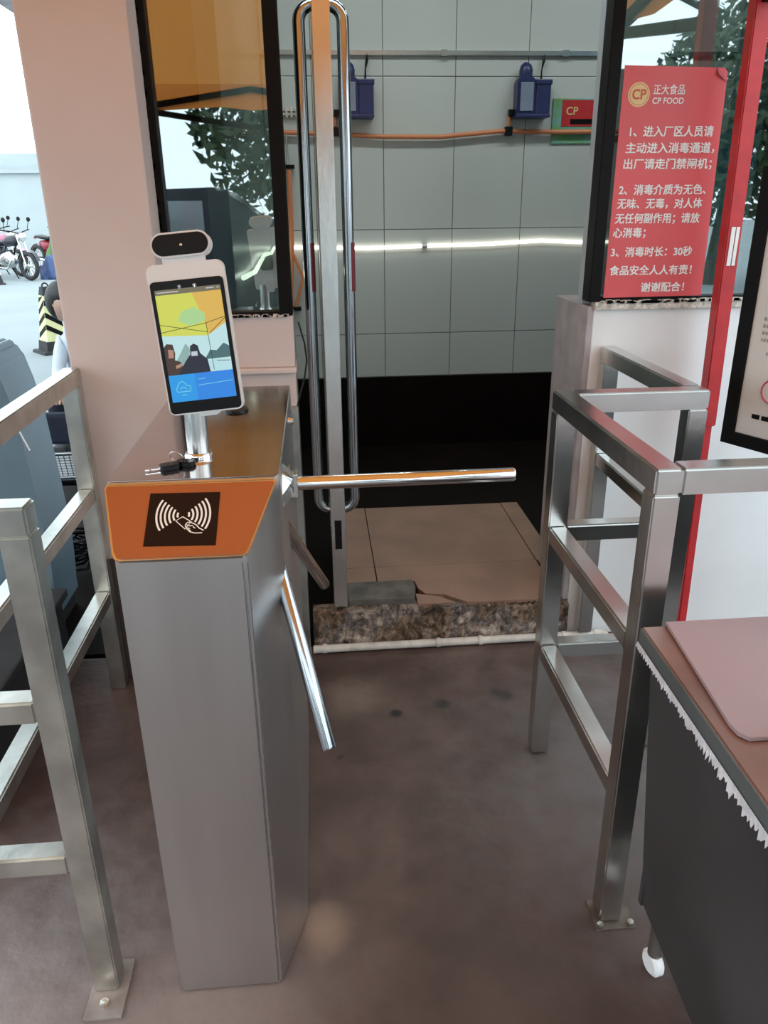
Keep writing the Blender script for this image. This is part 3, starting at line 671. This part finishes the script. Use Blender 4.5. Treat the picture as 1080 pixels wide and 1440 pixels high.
# ------------------------------------------------------------------ red poster on the right window
ps = thing('notice_poster', 'large red poster with white lettering on the right window', 'poster', (.98, 2.262, 1.14))
Q = Plane((0, 2.2625, 0), (1, 0, 0), (0, 0, 1))
sheet = flat('poster_sheet', Q, [(.8385, 1.140), (1.1350, 1.142), (1.1235, 1.722), (1.113, 1.732), (.8385, 1.737)], -.002, .002, M['poster'], ps)
prism('curled_corner', [Q.p(1.092, 1.7335, 0), Q.p(1.1235, 1.698, 0), Q.p(1.096, 1.716, .007)], Q.n*.0006, mat('dark_red_back', (.25, .02, .04), .5), ps, label='curled dark red corner')
lathe('logo_disc', [(.0, 0), (.030, 0), (.030, .0006), (.0, .0007)], Q.p(.884, 1.668, .0002), M['gold'], ps, 32, Q.n, 'pale gold round logo')
M['logored'] = mat('logo_red', (.55, .08, .05), .5)
tor = ribbons('logo_ring', Q, [[(.884+.0255*math.cos(R(a_)), 1.668+.0255*math.sin(R(a_))) for a_ in range(0, 361, 12)]], .0012, .0013, M['logored'], ps)
text('logo_letters', 'CP', Q, .8655, 1.6565, .034, M['logored'], ps, .03, 0, .0014, .037)
text('lettering', '正大食品', Q, .923, 1.670, .026, M['ink'], ps, .018, 0, .0008, .087)
text('lettering', 'CP FOOD', Q, .923, 1.646, .021, M['ink'], ps, .022, 0, .0008, .087)
L = [('1、进入厂区人员请', .863, 1.568, .245, 1), ('主动进入消毒通道，', .856, 1.527, .262, 1), ('出厂请走门禁闸机；', .854, 1.487, .262, 1),
     ('2、消毒介质为无色、', .848, 1.421, .262, 1), ('无味、无毒，对人体', .847, 1.385, .257, 1), ('无任何副作用；请放', .845, 1.346, .257, 1), ('心消毒；', .843, 1.308, .098, 1),
     ('3、消毒时长：30秒', .842, 1.256, .250, 1), ('食品安全人人有责！', .843, 1.205, .255, 1), ('谢谢配合！', .942, 1.157, .135, 1)]
for s, x, z, wd, _ in L: text('lettering', s, Q, x+.006, z, .0285, M['ink'], ps, .034, 0, .0008, wd*.96)

# ------------------------------------------------------------------ framed notice on a stand, right edge
nd = Vector((.44, -.90, 0)).normalized()
BP = Plane((1.072, 1.905, .802), nd, (0, 0, 1))
bd = thing('notice_stand', 'black framed white notice board on a stand at the right edge', 'notice board', (1.25, 1.54, 0))
BW, BH = .50, .675; fwid = .034
flat('frame_bar', BP, [(0, 0), (fwid, 0), (fwid, BH), (0, BH)], -.02, .03, M['frame'], bd)
flat('frame_bar', BP, [(BW-fwid, 0), (BW, 0), (BW, BH), (BW-fwid, BH)], -.02, .03, M['frame'], bd)
flat('frame_bar', BP, [(fwid, 0), (BW-fwid, 0), (BW-fwid, fwid), (fwid, fwid)], -.02, .03, M['frame'], bd)
flat('frame_bar', BP, [(fwid, BH-fwid), (BW-fwid, BH-fwid), (BW-fwid, BH), (fwid, BH)], -.02, .03, M['frame'], bd)
paper = flat('notice_paper', BP, [(fwid, fwid), (BW-fwid, fwid), (BW-fwid, BH-fwid), (fwid, BH-fwid)], -.018, .020, mat('notice_white', (.70, .70, .68), .35, 0, .02, 4), bd)
bm = bmesh.new(); zz = BH-fwid-.10
gap = 0
while zz > .24:
    x = fwid+.03+(.02 if gap % 5 == 0 else 0); xe = BW-fwid-.03-(.2 if gap % 5 == 4 else 0)
    while x < xe:
        sx = random.uniform(.004, .007)
        vs = [bm.verts.new(BP.p(x+a_*sx, zz+b_*.008, .0028)) for a_, b_ in ((0, 0), (1, 0), (1, 1), (0, 1))]; bm.faces.new(vs)
        x += sx+.0025
    gap += 1; zz -= .017 if gap % 5 else .032
q = link('small_print', bm, mat('print_grey', (.30, .30, .30), .6), paper); q['kind'] = 'stuff'
torus('stamp_ring', BP.p(fwid+.085, .155, .003), .030, .0022, BP.n, mat('stamp_red', (.60, .06, .14), .5), paper, 28, 6)
ribbons('bold_print', BP, [[(fwid+.040, .085), (fwid+.062, .085)], [(fwid+.067, .085), (fwid+.090, .085)], [(fwid+.095, .085), (fwid+.118, .085)]], .012, .003, M['frame'], paper)
pb = BP.p(BW-.03, 0, -.03)
beam('stand_pole', (pb.x, pb.y, .01), (pb.x, pb.y, 1.3), .035, M['frame'], bd); box('stand_base', (pb.x-.03, pb.y-.17, 0), (pb.x+.20, pb.y+.17, .012), M['frame'], bd)

# ------------------------------------------------------------------ desk at lower right
dk = thing('desk', 'dark grey sided desk with brown edged top at the lower right', 'desk', (.9, .75, 0))
top = [(.512, 1.065), (.484, .30), (1.5, .24), (1.5, 1.065)]
prism('desk_top', [(x, y, .735) for x, y in top], (0, 0, .015), M['desk'], dk, .002)
prism('edge_trim', [(.5105, 1.067, .715), (.481, .30, .715), (.489, .30, .715), (.5185, 1.060, .715)], (0, 0, .0325), M['edge'], dk, .001)
prism('side_panel', [(.526, 1.050, .715), (.498, .30, .715), (.550, .30, .12), (.576, 1.050, .15)], (.014, 0, 0), M['deskside'], dk)
box('back_panel', (.57, 1.040, .15), (1.48, 1.052, .735), M['deskside'], dk)
bm = bmesh.new(); prev = None; n_ = 240
for i in range(n_+1):
    s = i/n_; x = .5105+(.481-.5105)*s; y = 1.067+(.30-1.067)*s; w_ = .005+.003*math.sin(i*2.3)+random.uniform(0, .016)*(.25+s*1.5)*(.4+.6*abs(math.sin(i*.31)))
    a_ = bm.verts.new((x-.0015, y, .722)); b_ = bm.verts.new((x-.0035-w_*.12, y, .720-w_))
    if prev: bm.faces.new((prev[0], a_, b_, prev[1]))
    prev = (a_, b_)
link('peeling_film', bm, M['film'], dk, label='ragged white film peeling along the edge')
for x, y in ((.60, 1.015), (.60, .34), (1.42, 1.0), (1.42, .34)):
    cst = tube('desk_leg', [(x, y, .05), (x, y, .735)], .014, M['oldsteel'], dk, 10)
    lathe('caster_wheel', [(.0, -.011), (.020, -.011), (.026, -.006), (.026, .006), (.020, .011), (.0, .011)], (x, y, .027), M['whiteplastic'], cst, 18, (1, .2, 0), 'white plastic caster wheel')
t = thing('board_sheet', 'loose mauve board with a rounded corner lying on the desk', 'board', (.8, .9, .751))
pts = [(.552, 1.066, .751), (.523, .800, .751), (.524, .781, .751), (.534, .768, .751), (1.30, .768, .751), (1.30, 1.066, .751)]
prism('sheet', pts, (0, 0, .006), M['sheet'], t, .001)
t = thing('tape_roll', 'black and yellow roll cut off at the right edge of the desk', 'roll', (.61, .735, .751))
lathe('roll_body', [(.045, 0), (.047, .004), (.047, .055), (.040, .060)], (.612, .700, .7515), M['black'], t, 28)
lathe('yellow_band', [(.0475, 0), (.0480, .001), (.0480, .014), (.0475, .015)], (.612, .700, .756), M['yellow'], t, 28)

# ------------------------------------------------------------------ canopy tent
tn = thing('canopy_tent', 'orange canopy tent standing over the entrance, one red leg in view', 'tent', (-.36, .6, 0))
X0, X1, Y0, Y1, ZE, ZP = -1.86, 1.135, -1.0, 2.13, 2.12, 2.95
pk = ((X0+X1)/2, (Y0+Y1)/2, ZP)
cs = [(X0, Y0, ZE), (X1, Y0, ZE), (X1, Y1, ZE), (X0, Y1, ZE)]
bm = bmesh.new()
for i in range(4): bm.faces.new([bm.verts.new(p) for p in (cs[i], cs[(i+1) % 4], pk)])
link('canopy', bm, M['canopy'], tn)
for i in range(4):
    a_, b_ = Vector(cs[i]), Vector(cs[(i+1) % 4])
    if i == 2: continue
    bm = bmesh.new(); dz = Vector((0, 0, -.14)); nn = 16; pr_ = None
    for k in range(nn+1):
        q = a_.lerp(b_, k/nn); u_ = bm.verts.new(q); v_ = bm.verts.new(q+dz+Vector((0, 0, .012*math.sin(k*2.1))))
        if pr_: bm.faces.new((pr_[0], u_, v_, pr_[1]))
        pr_ = (u_, v_)
    link('valance', bm, M['canopy'], tn)
VP = Plane((-1.55, Y0+.004, ZE-.12), (1, 0, 0), (0, 0, 1))
def leg(xt, yt, xb, yb):
    a_ = Vector((xb, yb, 0)); b_ = Vector((xt, yt, 2.10)); mid = a_.lerp(b_, .37)
    beam('outer_leg', mid, b_, .042, M['redpaint'], tn); beam('inner_leg', a_+Vector((0, 0, .004)), mid+Vector((0, 0, .05)), .027, M['redpaint'], tn)
    box('leg_foot', (xb-.04, yb-.04, 0), (xb+.04, yb+.04, .005), M['redpaint'], tn)
leg(1.122, 2.15, 1.166, 2.15); leg(X0, Y1, X0, Y1); leg(X0, Y0, X0, Y0); leg(X1, Y0, X1, Y0)
box('white_label', (1.128, 2.1265, 1.235), (1.139, 2.1285, 1.335), M['ink'], tn, label='white sticker on the red leg'); box('white_label', (1.142, 2.1265, 1.235), (1.151, 2.1285, 1.335), M['ink'], tn)
for i in range(4):
    a_, b_ = Vector(cs[i])+Vector((0, 0, -.03)), Vector(cs[(i+1) % 4])+Vector((0, 0, -.03)); d_ = Vector((0, 0, -.22)); mm = a_.lerp(b_, .5)
    if i == 2: d_ = Vector((0, 0, -.02))
    for p, q in ((a_, mm+d_), (a_+d_, mm), (mm, b_+d_), (mm+d_, b_)): beam('scissor_bar', p, q, .034, M['frame'], tn, bev=0)
for p in cs: beam('roof_bar', Vector(p)+Vector((0, 0, -.03)), Vector(pk)+Vector((0, 0, -.03)), .034, M['frame'], tn, bev=0)
beam('centre_pole', Vector(pk)+Vector((0, 0, -.5)), Vector(pk)+Vector((0, 0, -.02)), .03, M['frame'], tn, bev=0)
for p in cs:
    q = Vector(p); m_ = q.lerp(Vector(pk), .5); 
    beam('roof_strut', q+Vector((0, 0, -.22)), m_+Vector((0, 0, -.03)), .018, M['frame'], tn, bev=0)

# ------------------------------------------------------------------ cable beside the wall corner
t = tube('wall_cable', [(-.055, 2.262, 1.09), (-.040, 2.255, 1.03), (-.036, 2.255, .98), (-.045, 2.25, .93), (-.062, 2.22, .88), (-.075, 2.16, .84)], .0025, M['black'], None, 8)
tag(t, 'thin black cable hanging down the white wall corner', 'cable')

# ------------------------------------------------------------------ outside, left
t = thing('utility_bin', 'tall grey blue plastic casing behind the left railing', 'casing', (-1.4, 2.7, 0))
prof = [(-.945, .06), (-.945, .14), (-.936, .300), (-.943, .50), (-.958, .763), (-.974, .866), (-.992, .945), (-1.008, .985), (-1.035, 1.0), (-1.9, .985), (-1.9, .06)]
o = prism('casing_shell', [(x, 2.45, z) for x, z in prof], (0, .25, 0), M['bluegrey'], t, .010)
bm = bmesh.new(); add_beam(bm, (-.975, 2.447, .80), (-.935, 2.447, .68), .004, .004); link('seam', bm, M['whiteplastic'], t, label='pale seam line')
box('casing_foot', (-1.88, 2.46, -.012), (-.96, 2.68, .08), M['rubber'], t)
bm = bmesh.new(); add_beam(bm, (-1.10, 2.447, .91), (-1.02, 2.447, .945), .004, .004); link('seam', bm, M['frame'], t)
t = thing('storage_crate', 'dark plastic crate on the floor beneath the left railing', 'crate', (-1.1, 1.9, 0))
box('crate_body', (-1.50, 1.50, .0), (-.865, 2.30, .22), M['rubber'], t, .015); box('crate_lid', (-1.52, 1.48, .22), (-.850, 2.32, .25), M['rubber'], t, .008)
# chair with mesh seat
t = thing('mesh_chair', 'chair with dark mesh back and silver frame behind the left railing', 'chair', (-1.15, 3.3, 0))
mm_ = bmesh.new()
for i in range(23): add_beam(mm_, (-1.42+.022*i, 3.22, .335), (-1.42+.022*i, 3.20, .43), .003)
for i in range(9): add_beam(mm_, (-1.42, 3.22-.002*i, .335+.012*i), (-.93, 3.22-.002*i, .335+.012*i), .003)
q = link('mesh_back', mm_, M['mesh'], t); q['kind'] = 'stuff'
for z, y in ((.44, 3.195), (.325, 3.225)): tube('frame_tube', [(-1.44, y, z), (-.92, y, z)], .008, M['chrome'], t, 10)
box('seat', (-1.40, 3.24, .28), (-.95, 3.62, .31), M['black'], t, .01)
for x in (-1.40, -.95):
    tube('chair_leg', [(x, 3.22, .0), (x, 3.22, .44)], .009, M['chrome'], t, 10); tube('chair_leg', [(x, 3.60, .0), (x, 3.60, .29)], .009, M['chrome'], t, 10)
box('seat_rest', (-1.38, 3.255, .46), (-.96, 3.30, .60), M['trousers'], t, .02)
for x in (-1.35, -1.0): tube('rest_post', [(x, 3.27, .30), (x, 3.27, .47)], .008, M['black'], t, 8)
pts = []
for i in range(150):
    a_ = i*.55; rr2 = .10+.04*math.sin(i*1.7); pts.append((-1.00+rr2*math.cos(a_)*.9, 2.98+rr2*math.sin(a_)*.6, .012+.10*abs(math.sin(i*.37))+.0004*i))
t = tube('cable_coil', pts, .006, M['black'], None, 6, origin=(-1.0, 2.98, 0)); tag(t, 'tangled coil of black cable on the ground by the chair', 'cable')

# traffic bollard with chevrons
def bollard(x, y, s, label, stripes, rot):
    t = thing('traffic_cone', label, 'traffic cone', (x, y, -.012))
    z0 = -.012
    def P(a_, b_, z): 
        c_, d_ = math.cos(rot), math.sin(rot); return Vector((x+(a_*c_-b_*d_)*s, y+(a_*d_+b_*c_)*s, z0+z*s))
    def frus(name, w0, w1, za, zb, m_, ):
        bm = bmesh.new(); v = [bm.verts.new(P(i*w0/2, j*w0/2, za)) for i, j in ((-1, -1), (1, -1), (1, 1), (-1, 1))]+[bm.verts.new(P(i*w1/2, j*w1/2, zb)) for i, j in ((-1, -1), (1, -1), (1, 1), (-1, 1))]
        for f_ in ((0, 1, 2, 3), (7, 6, 5, 4), (0, 4, 5, 1), (1, 5, 6, 2), (2, 6, 7, 3), (3, 7, 4, 0)): bm.faces.new([v[k_] for k_ in f_])
        return link(name, bm, m_, t)
    frus('base', .34, .32, 0, .03, M['rubber']); frus('base_block', .24, .22, .03, .12, M['rubber'])
    wz = lambda z: .20-.11*(z-.12)/.55
    frus('cone_body', wz(.12), wz(.56), .12, .56, M['yellowpale'] if stripes else M['rubber'])
    frus('cone_cap', wz(.56), wz(.66)*.9, .56, .64, M['rubber'])
    ring_ = [P(.03*math.cos(R(a_)), 0, .64+.035*math.sin(R(a_))) for a_ in range(0, 181, 30)]
    tube('carry_loop', ring_, .008*s, M['rubber'], t, 8)
    if stripes:
        for sd in range(4):
            for k in range(4):
                zc = .14+k*.115; bm = bmesh.new()
                mir = 1 if sd % 2 else -1
                q = []
                for e_, zz_ in ((-1, zc), (1, zc+.10*1), (1, zc+.10+.05), (-1, zc+.05)):
                    zz_ = min(zz_, .558) if zz_ > .12 else .12; hw = wz(zz_)/2+.002; e2 = e_*mir*(hw-.004)
                    a_, b_ = ((e2, -hw), (hw, e2), (-e2, hw), (-hw, -e2))[sd]
                    q.append(P(a_, b_, zz_))
                if (q[2]-q[1]).length > .005*s or True:
                    try: bm.faces.new([bm.verts.new(p_) for p_ in q]); link('black_stripe', bm, M['frame'], t)
                    except Exception: bm.free()
    else:
        frus('white_band', wz(.22)+.006, wz(.50)+.006, .22, .50, M['whiteplastic'])
M['yellowpale'] = mat('pale_yellow_paint', (.72, .70, .36), .5, 0, .05, 10)
bollard(-2.775, 8.45, 1.04, 'square traffic cone with black and yellow chevrons beside the seated person', True, R(38))
bollard(-6.35, 16.6, .85, 'square dark traffic cone with a white band by the motorcycles', False, R(20))

# boundary wall
bw = thing('boundary_wall', 'long pale concrete wall behind the parked motorcycles', 'wall', (-8, 25, 0))
box('wall_face', (-40, 25, -.012), (4, 25.3, 2.35), M['concretewall'], bw); box('wall_coping', (-40, 24.9, 2.35), (4, 25.4, 2.45), M['concretewall'], bw)
box('wall_upper', (-40, 25.6, 2.0), (4, 25.9, 2.9), M['concretewall'], bw)
for i in range(12): box('wall_pier', (-38+i*3.5, 24.85, -.012), (-37.6+i*3.5, 25.0, 2.35), M['concretewall'], bw)

# motorcycles
def moto(x, y, rot, col, label, lean=.12):
    t = thing('motorcycle', label, 'motorcycle', (x, y, -.012), 'motorcycles parked by the wall')
    cr, sr = math.cos(rot), math.sin(rot)
    def P(a_, b_, z): b_ = b_+z*lean; return Vector((x+a_*cr-b_*sr, y+a_*sr+b_*cr, z-.012))
    axv = Vector((-sr, cr, 0))
    for wx in (.66, -.62):
        torus('tyre', P(wx, 0, .29), .245, .045, axv, M['rubber'], t, 24, 8)
        bm = bmesh.new()
        for k in range(12):
            a_ = 2*math.pi*k/12; add_tube(bm, [P(wx, 0, .29), P(wx+.22*math.cos(a_), 0, .29+.22*math.sin(a_))], .006, 5)
        link('spokes', bm, M['chrome'], t)
        tube('hub', [P(wx, -.05, .29), P(wx, .05, .29)], .04, M['steel'], t, 10)
        bm = bmesh.new(); pr_ = None
        for k in range(9):
            a_ = R(20+k*17); u_, v_ = (bm.verts.new(P(wx+.32*math.cos(a_), e_, .29+.32*math.sin(a_))) for e_ in (-.05, .05))
            if pr_: bm.faces.new((pr_[0], pr_[1], v_, u_))
            pr_ = (u_, v_)
        link('mudguard', bm, col, t)
    for s_ in (-.07, .07): tube('fork', [P(.66, s_, .29), P(.42, s_, .90)], .018, M['chrome'], t, 8)
    tube('handlebar', [P(.30, -.36, 1.0), P(.38, -.2, .98), P(.42, 0, .93), P(.38, .2, .98), P(.30, .36, 1.0)], .013, M['black'], t, 8)
    for s_ in (-.28, .28):
        tube('mirror_stalk', [P(.34, s_, .99), P(.36, s_*1.1, 1.17)], .007, M['black'], t, 6); lathe('mirror', [(.0, 0), (.05, 0), (.04, .015), (.0, .02)], P(.36, s_*1.1, 1.20), M['black'], t, 12, (cr, sr, 0))
    lathe('headlamp', [(.0, 0), (.07, .0), (.09, .08), (.085, .10), (.0, .11)], P(.44, 0, .86), M['chrome'], t, 14, (cr, sr, 0))
    def loft(name, secs, m_):
        bm = bmesh.new(); rings = []
        for a_, w_, zl, zh in secs:
            rings.append([bm.verts.new(P(a_, w_*math.cos(2*math.pi*k/10), (zl+zh)/2+(zh-zl)/2*math.sin(2*math.pi*k/10))) for k in range(10)])
        for p_, q_ in zip(rings, rings[1:]):
            for k in range(10): bm.faces.new((p_[k], p_[(k+1) % 10], q_[(k+1) % 10], q_[k]))
        bm.faces.new(rings[0]); bm.faces.new(rings[-1][::-1]); return link(name, bm, m_, t, True)
    loft('tank', [(.36, .04, .74, .84), (.28, .11, .68, .90), (.10, .13, .66, .90), (-.05, .08, .68, .80)], col)
    loft('seat', [(-.03, .06, .68, .76), (-.15, .12, .68, .78), (-.5, .12, .72, .82), (-.68, .07, .74, .80)], M['black'])
    loft('engine', [(.28, .07, .32, .46), (.18, .13, .24, .62), (-.08, .13, .24, .58), (-.2, .08, .28, .46)], M['steel'])
    loft('side_panel', [(-.12, .10, .46, .66), (-.3, .12, .44, .70), (-.5, .06, .56, .68)], col)
    tube('frame_tube', [P(.42, 0, .86), P(.25, 0, .60), P(.22, 0, .32), P(-.2, 0, .28), P(-.62, 0, .29)], .02, M['black'], t, 8)
    tube('exhaust', [P(.24, -.1, .40), P(.18, -.14, .24), (P(-.2, -.15, .24)), P(-.72, -.17, .30)], [.02, .02, .03, .04], M['chrome'], t, 10)
    tube('shock', [P(-.62, .10, .29), P(-.42, .10, .70)], .025, M['chrome'], t, 8)
    loft('tail_lamp', [(-.70, .04, .72, .78), (-.76, .03, .72, .77)], M['redpaint'])
    tube('side_stand', [P(0, .1, .25), P(-.02, .30, -.035)], .012, M['black'], t, 6)
mred = mat('moto_red', (.30, .03, .05), .3); mpink = mat('moto_pink', (.60, .18, .26), .3); mwhite = mat('moto_white', (.6, .6, .62), .3); mdark = mat('moto_dark', (.03, .03, .04), .3)
moto(-6.55, 17.75, R(-32), mdark, 'dark motorcycle with its front wheel turned towards the white banded cone')
moto(-7.15, 18.9, R(-30), mpink, 'pink tanked motorcycle left behind the dark one')
moto(-6.35, 20.3, R(-38), mred, 'red motorcycle in the second row by the green tarp')
moto(-6.1, 22.2, R(-60), mwhite, 'white and red motorcycle furthest back near the wall')
moto(-7.6, 17.6, R(-25), mred, 'red motorcycle nearest the left edge of the view')
moto(-8.3, 21.6, R(-50), mdark, 'black motorcycle in the third row at the left edge')
def lump(name, label, cat, cx_, cy_, sx, sy, sz, m_):
    bm = bmesh.new(); bmesh.ops.create_icosphere(bm, subdivisions=4, radius=1)
    for v in bm.verts:
        n_ = 1+.06*math.sin(v.co.x*7+v.co.z*5)+.05*math.sin(v.co.y*9+v.co.x*4); z = max(v.co.z, -.05)
        k_ = 1.0+.25*(1-max(z, 0))
        v.co = Vector((cx_+v.co.x*sx*n_*k_*.85, cy_+v.co.y*sy*n_*k_*.85, -.012+max(0, z)*sz*n_))
    t = link(name, bm, m_, None, True, origin=(cx_, cy_, 0)); tag(t, label, cat)
lump('tarp_cover', 'rounded green tarp draped over a parked vehicle', 'tarp', -5.72, 18.95, .36, .38, .98, M['green'])
lump('tarp_cover', 'low dark blue cover on the ground beside the green tarp', 'tarp', -5.60, 17.9, .30, .34, .50, M['bluetarp'])

# person sitting beside the cone, mostly behind the pillar
pe = thing('person', 'black haired person in a pale coat crouching beyond the pillar', 'person', (-1.42, 5.0, -.012))
def skinned(name, joints, edges, m_, par):
    me = bpy.data.meshes.new(name); base = wloc(par)
    me.from_pydata([tuple(Vector(j[0])-base) for j in joints], edges, []); o = bpy.data.objects.new(name, me); C.objects.link(o); o.parent = par
    me.materials.append(m_)
    md = o.modifiers.new('skin', 'SKIN'); md.use_smooth_shade = True
    for i, j in enumerate(joints):
        r_ = j[1]; me.skin_vertices[0].data[i].radius = r_ if isinstance(r_, tuple) else (r_, r_)
        me.skin_vertices[0].data[i].use_root = (i == 0)
    s_ = o.modifiers.new('sub', 'SUBSURF'); s_.levels = 2; s_.render_levels = 2
    return o
px, py = -1.43, 5.02
J = [((px, py+.05, .26), (.15, .12)), ((px-.01, py, .42), (.14, .11)), ((px-.03, py-.05, .60), (.16, .11)), ((px-.05, py-.09, .70), (.08, .07)), ((px-.07, py-.12, .77), .05),
     ((px-.145, py-.07, .65), .05), ((px-.165, py-.18, .46), .042), ((px-.12, py-.36, .38), .034), ((px+.11, py-.07, .66), .055), ((px+.17, py-.18, .46), .045), ((px+.06, py-.36, .38), .036)]
skinned('coat', J, [(0, 1), (1, 2), (2, 3), (3, 4), (2, 5), (5, 6), (6, 7), (2, 8), (8, 9), (9, 10)], M['coat'], pe)
J = [((px, py+.05, .24), (.14, .12)), ((px-.12, py-.06, .27), .085), ((px-.16, py-.36, .40), .065), ((px-.16, py-.26, .07), .045), ((px+.10, py-.06, .27), .085), ((px+.12, py-.36, .40), .065), ((px+.12, py-.26, .07), .045)]
skinned('trousers', J, [(0, 1), (1, 2), (2, 3), (0, 4), (4, 5), (5, 6)], M['trousers'], pe)
for s_ in (-.16, .12): box('shoe', (px+s_-.045, py-.42, -.01), (px+s_+.045, py-.18, .06), M['rubber'], pe, .02)
bm = bmesh.new(); bmesh.ops.create_icosphere(bm, subdivisions=3, radius=1)
hc = Vector((px-.085, py-.15, .875))
for v in bm.verts:
    x, y, z = v.co; jaw = 1-.25*max(0, -z); n_ = .012*math.exp(-((x/.25)**2+((z+.1)/.3)**2)) if y < 0 else 0
    v.co = hc+Vector((x*.075*jaw, y*.095*jaw-n_*1.6, z*.115))
rotm = Matrix.Translation(hc) @ Matrix.Rotation(R(50), 4, 'Z') @ Matrix.Rotation(R(25), 4, 'X') @ Matrix.Translation(-hc)
bmesh.ops.transform(bm, matrix=rotm, verts=bm.verts)
hd_ = link('head', bm, M['skin'], pe, True)
for s_ in (-1, 1): lathe('ear', [(.0, 0), (.018, .004), (.0, .012)], rotm @ (hc+Vector((s_*.070, .0, 0))), M['skin'], hd_, 10, rotm.to_3x3() @ Vector((s_, 0, 0))); lathe('eye', [(.0, 0), (.009, .001), (.0, .003)], rotm @ (hc+Vector((s_*.028, -.083, .012))), M['frame'], hd_, 8, rotm.to_3x3() @ Vector((0, -1, 0)))
bm = bmesh.new(); bmesh.ops.create_icosphere(bm, subdivisions=3, radius=1)
for v in bm.verts:
    x, y, z = v.co
    if y < -.3 and z < .35: x, y, z = x*.9, y*.72, z*.9
    v.co = hc+Vector((x*.087, y*.108+.010, z*.122+.012))
bmesh.ops.transform(bm, matrix=rotm, verts=bm.verts)
link('hair', bm, M['hair'], pe, True)
for s_ in (-1, 1):
    bm = bmesh.new()
    wv = Vector((px-.12 if s_ < 0 else px+.06, py-.36, .38)); pc = wv+Vector((0.0 - s_*.03, -.05, -.005))
    add_tube(bm, [wv, pc, pc+Vector((0, -.03, -.005))], [.028, .036, .03], 8)
    for k in range(4): a_ = pc+Vector(((k-1.5)*.018, -.03, 0)); add_tube(bm, [a_, a_+Vector((0, -.035-.006*(k in (1, 2)), -.012)), a_+Vector((0, -.055-.008*(k in (1, 2)), -.035))], [.010, .009, .007], 6)
    a_ = pc+Vector((-s_*.03, 0, 0)); add_tube(bm, [a_, a_+Vector((-s_*.02, -.03, 0)), a_+Vector((-s_*.015, -.05, -.012))], [.011, .010, .007], 6)
    link('hand', bm, M['skin'], pe, True)
st_ = thing('stool', 'low stool under the crouching person beyond the pillar', 'stool', (px, py+.10, -.012))
box('stool_seat', (px-.15, py-.03, .10), (px+.15, py+.25, .125), M['rubber'], st_, .01)
for a_, b_ in ((-.13, 0), (.13, 0), (-.13, .22), (.13, .22)): tube('stool_leg', [(px+a_, py+b_, -.012), (px+a_, py+b_, .10)], .012, M['rubber'], st_, 8)

# ------------------------------------------------------------------ what the window mirrors: trees and a car behind the photographer
def tree(x, y, h, r_, n_, label):
    t = thing('tree', label, 'tree', (x, y, -.012), 'trees behind the photographer')
    tube('trunk', [(x, y, -.012), (x+.1, y, h*.35), (x-.05, y+.1, h*.7)], [.16, .12, .05], M['bark'], t, 10)
    bm = bmesh.new()
    for i in range(n_):
        u_ = random.random()**.4; th = random.uniform(0, 6.283); ph_ = math.acos(random.uniform(-1, 1))
        c_ = Vector((x+r_*u_*math.sin(ph_)*math.cos(th), y+r_*u_*math.sin(ph_)*math.sin(th), h*.62+h*.40*u_*math.cos(ph_)))
        d1 = Vector((random.gauss(0, 1), random.gauss(0, 1), random.gauss(0, 1))).normalized(); d2 = d1.cross(Vector((random.gauss(0, 1), random.gauss(0, 1), random.gauss(0, 1)))).normalized(); s_ = random.uniform(.05, .11)
        bm.faces.new([bm.verts.new(c_+d1*s_*1.6), bm.verts.new(c_+d2*s_*.6), bm.verts.new(c_-d1*s_*1.6), bm.verts.new(c_-d2*s_*.6)])
    q = link('foliage', bm, M['leaf'], t); q['kind'] = 'stuff'
for i, a_ in enumerate([(-8.0, -9.5), (-4.2, -10.2), (-.4, -9.2), (3.4, -10.5), (7.2, -9.5)]): tree(a_[0], a_[1], 4.0+.4*(i % 3), 1.55, 3800, 'dark leafy tree standing behind the photographer')
t = thing('car', 'dark car mirrored faintly in the left window', 'car', (-2.2, -5.5, 0))
pf = [(-2.1, .35), (-2.15, .75), (-1.5, .95), (-1.0, 1.05), (-.45, 1.55), (1.2, 1.60), (1.9, 1.05), (2.1, .95), (2.12, .40), (1.9, .28), (-1.9, .28)]
prism('car_body', [(-2.2+a_*.98, -6.3, b_) for a_, b_ in pf], (0, 1.7, 0), M['carpaint'], t, .06)
for a_, b_ in ((-.9, -.1), (-.02, 1.0)): prism('car_window', [(-2.2+a_, -4.600, 1.08), (-2.2+b_, -4.600, 1.08), (-2.2+b_, -4.600, 1.46), (-2.2+max(a_, -.5), -4.600, 1.46)], (0, .012, 0), M['darktube'], t)
for a_ in (-1.35, 1.35):
    for y in (-6.28, -4.72): wv = lathe('wheel', [(.0, -.1), (.32, -.1), (.33, 0), (.32, .1), (.0, .1)], (-2.2+a_, y, .318), M['rubber'], t, 24, (0, 1, 0))
